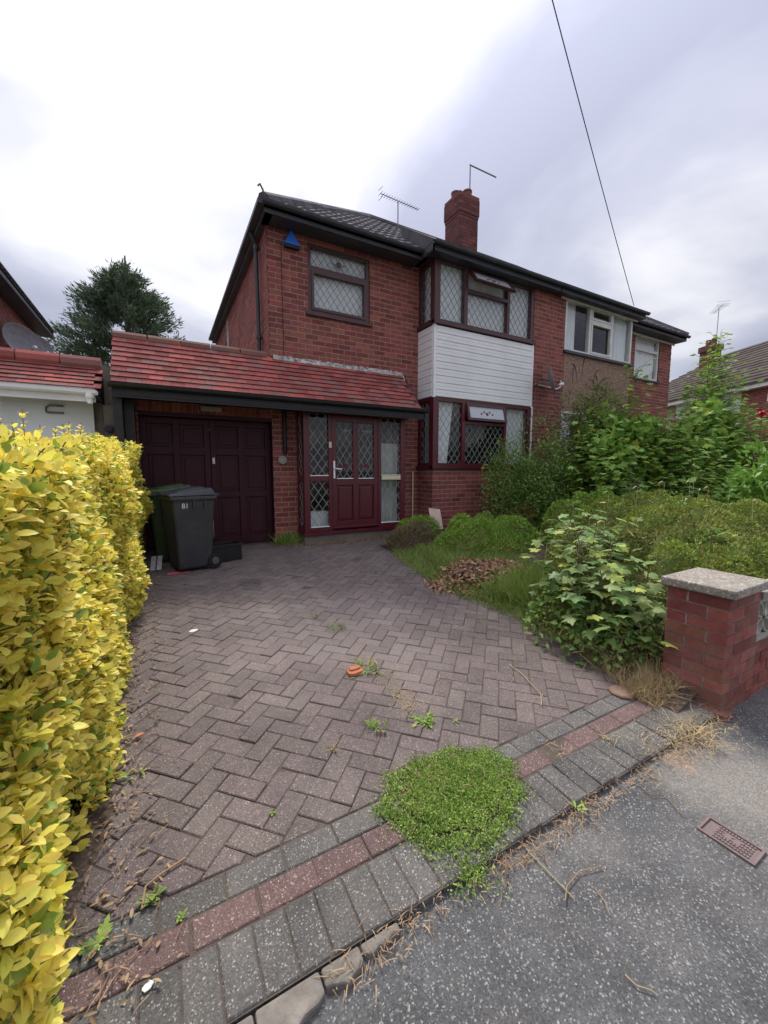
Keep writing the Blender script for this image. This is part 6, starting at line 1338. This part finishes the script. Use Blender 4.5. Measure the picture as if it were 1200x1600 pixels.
# crumbled haunch
hn = thing('mortar_haunch', 'crumbling concrete haunch along the edge of the paving', 'concrete edge', (.3, .95, 0))
for (x0, x1, d) in ((-.12, .14, .075), (.145, .33, .085), (.335, .46, .07), (.465, .60, .04)):
    mb = MB(); k = 8; pts = [(x0, .997)] + [(x0 + (x1 - x0) * i / k, .997 - d * (.55 + .45 * math.sin(math.pi * (i + .3) / (k + .6))) + random.uniform(-.01, .01)) for i in range(k + 1)] + [(x1, .997)]
    mb.prism(pts, -.02, .018 + random.uniform(-.004, .006)); mb.build('lump', 'haunch', hn, bevel=.008)
# concrete patch by the pier, sandy patch
def patch(name, m, c, rx, ry, z, lab, cat):
    mb = MB(); k = 22; mb.prism([(c[0] + math.cos(i * 6.283 / k) * rx * (1 + .15 * math.sin(i * 2.1)), c[1] + math.sin(i * 6.283 / k) * ry * (1 + .15 * math.cos(i * 1.7))) for i in range(k)], z - .02, z); o = mb.build(name, m); tag(o, lab, cat, kind='stuff'); return o
patch('concrete_patch', 'old_wall', (2.70, 1.14), .17, .10, .034, 'rough concrete patch at the foot of the pier', 'concrete')
st_ = thing('paving_stone', 'loose tan stone at the drive corner by the dry grass', 'stone', (2.55, 1.40, .05)); mb = MB(); mb.lathe((2.56, 1.40, .045), [(.075, 0), (.08, .012), (.06, .022), (.01, .024)], 9); mb.build('stone', 'sandy', st_, smooth=True)
# stopcock cover
cv = thing('stopcock_cover', 'rusty pink iron stopcock cover set in the pavement', 'access cover'); fr2 = MB(); a_, b_ = .115, .055
for (x0, x1, y0, y1) in ((-a_ - .012, a_ + .012, -b_ - .012, -b_), (-a_ - .012, a_ + .012, b_, b_ + .012), (-a_ - .012, -a_, -b_, b_), (a_, a_ + .012, -b_, b_)): fr2.box(x0, x1, y0, y1, -.01, .011)
fr2.build('frame', 'cover_iron', cv); MB().box(-a_ + .001, a_ - .001, -b_ + .001, b_ - .001, -.01, .004).build('lid', 'cover_iron', cv)
rb = MB()
for i in range(12):
    for j in range(5):
        if 2 < i < 8 and j in (2, 3) and i != 5: continue
        x = -a_ + .05 + i * .0135; y = -b_ + .012 + j * .0205; rb.box(x, x + .009, y, y + .013, .004, .0075)
rb.build('tread_studs', 'cover_iron', cv); rb = MB()
for i in (3, 6): rb.box(-a_ + .045 + i * .0135, -a_ + .075 + i * .0135, -.008, .024, .004, .007)
rb.build('raised_marks', 'cover_iron', cv)
cv.location = (1.945, .60, -.003); cv.rotation_euler = (0, 0, R(-89)); cv.scale = (.74, .86, 1)
# sticks
def stick(label, pix, r, m='straw'):
    pts = [onZ(u, v, .012) for u, v in pix]; o = MB().tube(pts, [r * (1 - .5 * i / len(pts)) for i in range(len(pts))], 5).build('twig', m); tag(o, label, 'twig', 'dry stems lying on the pavement'); return o
stick('long straw stem lying from the moss mat across the pavement', [(780, 1270), (830, 1335), (850, 1355), (898, 1405)], .0028)
stick('curved brown twig on the pavement', [(883, 1408), (886, 1385), (905, 1362), (940, 1353)], .0028, 'straw_brown'); stick('thin twig ending near the sandy earth', [(1003, 1233), (1020, 1243), (1038, 1242), (1068, 1275)], .0028, 'straw_brown')
stick('short curved straw at the front of the pavement', [(977, 1523), (995, 1540), (1018, 1547), (1028, 1555)], .0022); stick('short bent twig on the dark pavement', [(930, 1388), (945, 1408), (953, 1430)], .0022, 'straw_brown')
pts = [ong(u, v) + np.array([0, 0, .012]) for u, v in ((795, 1040), (815, 1055), (845, 1088), (846, 1105))]; o = MB().tube(pts, .0028, 4).build('twig', 'straw'); tag(o, 'bent straw stem on the blocks near the planting', 'twig', 'dry stems lying on the pavement')
pts = [ong(u, v) + np.array([0, 0, .012]) for u, v in ((222, 1425), (228, 1390), (250, 1372), (290, 1345))]; o = MB().tube(pts, .004, 4).build('twig', 'straw_brown'); tag(o, 'curved twig at the hedge foot', 'twig', 'dry stems lying on the pavement')
# loose grit on the asphalt
n = 260; x = rng.uniform(-.5, 3.2, n); y = rng.uniform(-.6, .97, n); P = np.stack([x, y, np.full(n, .006)], 1)
o = leaves('grit', 'block', 'ovate', P, norm(rng.normal(0, 1, (n, 3)) * np.array([1, 1, .1])), np.tile([[0, 0, 1.]], (n, 1)), rng.uniform(.003, .010, n), rng.uniform(.003, .008, n)); tag(o, 'loose pale grit on the pavement', 'grit', kind='stuff')
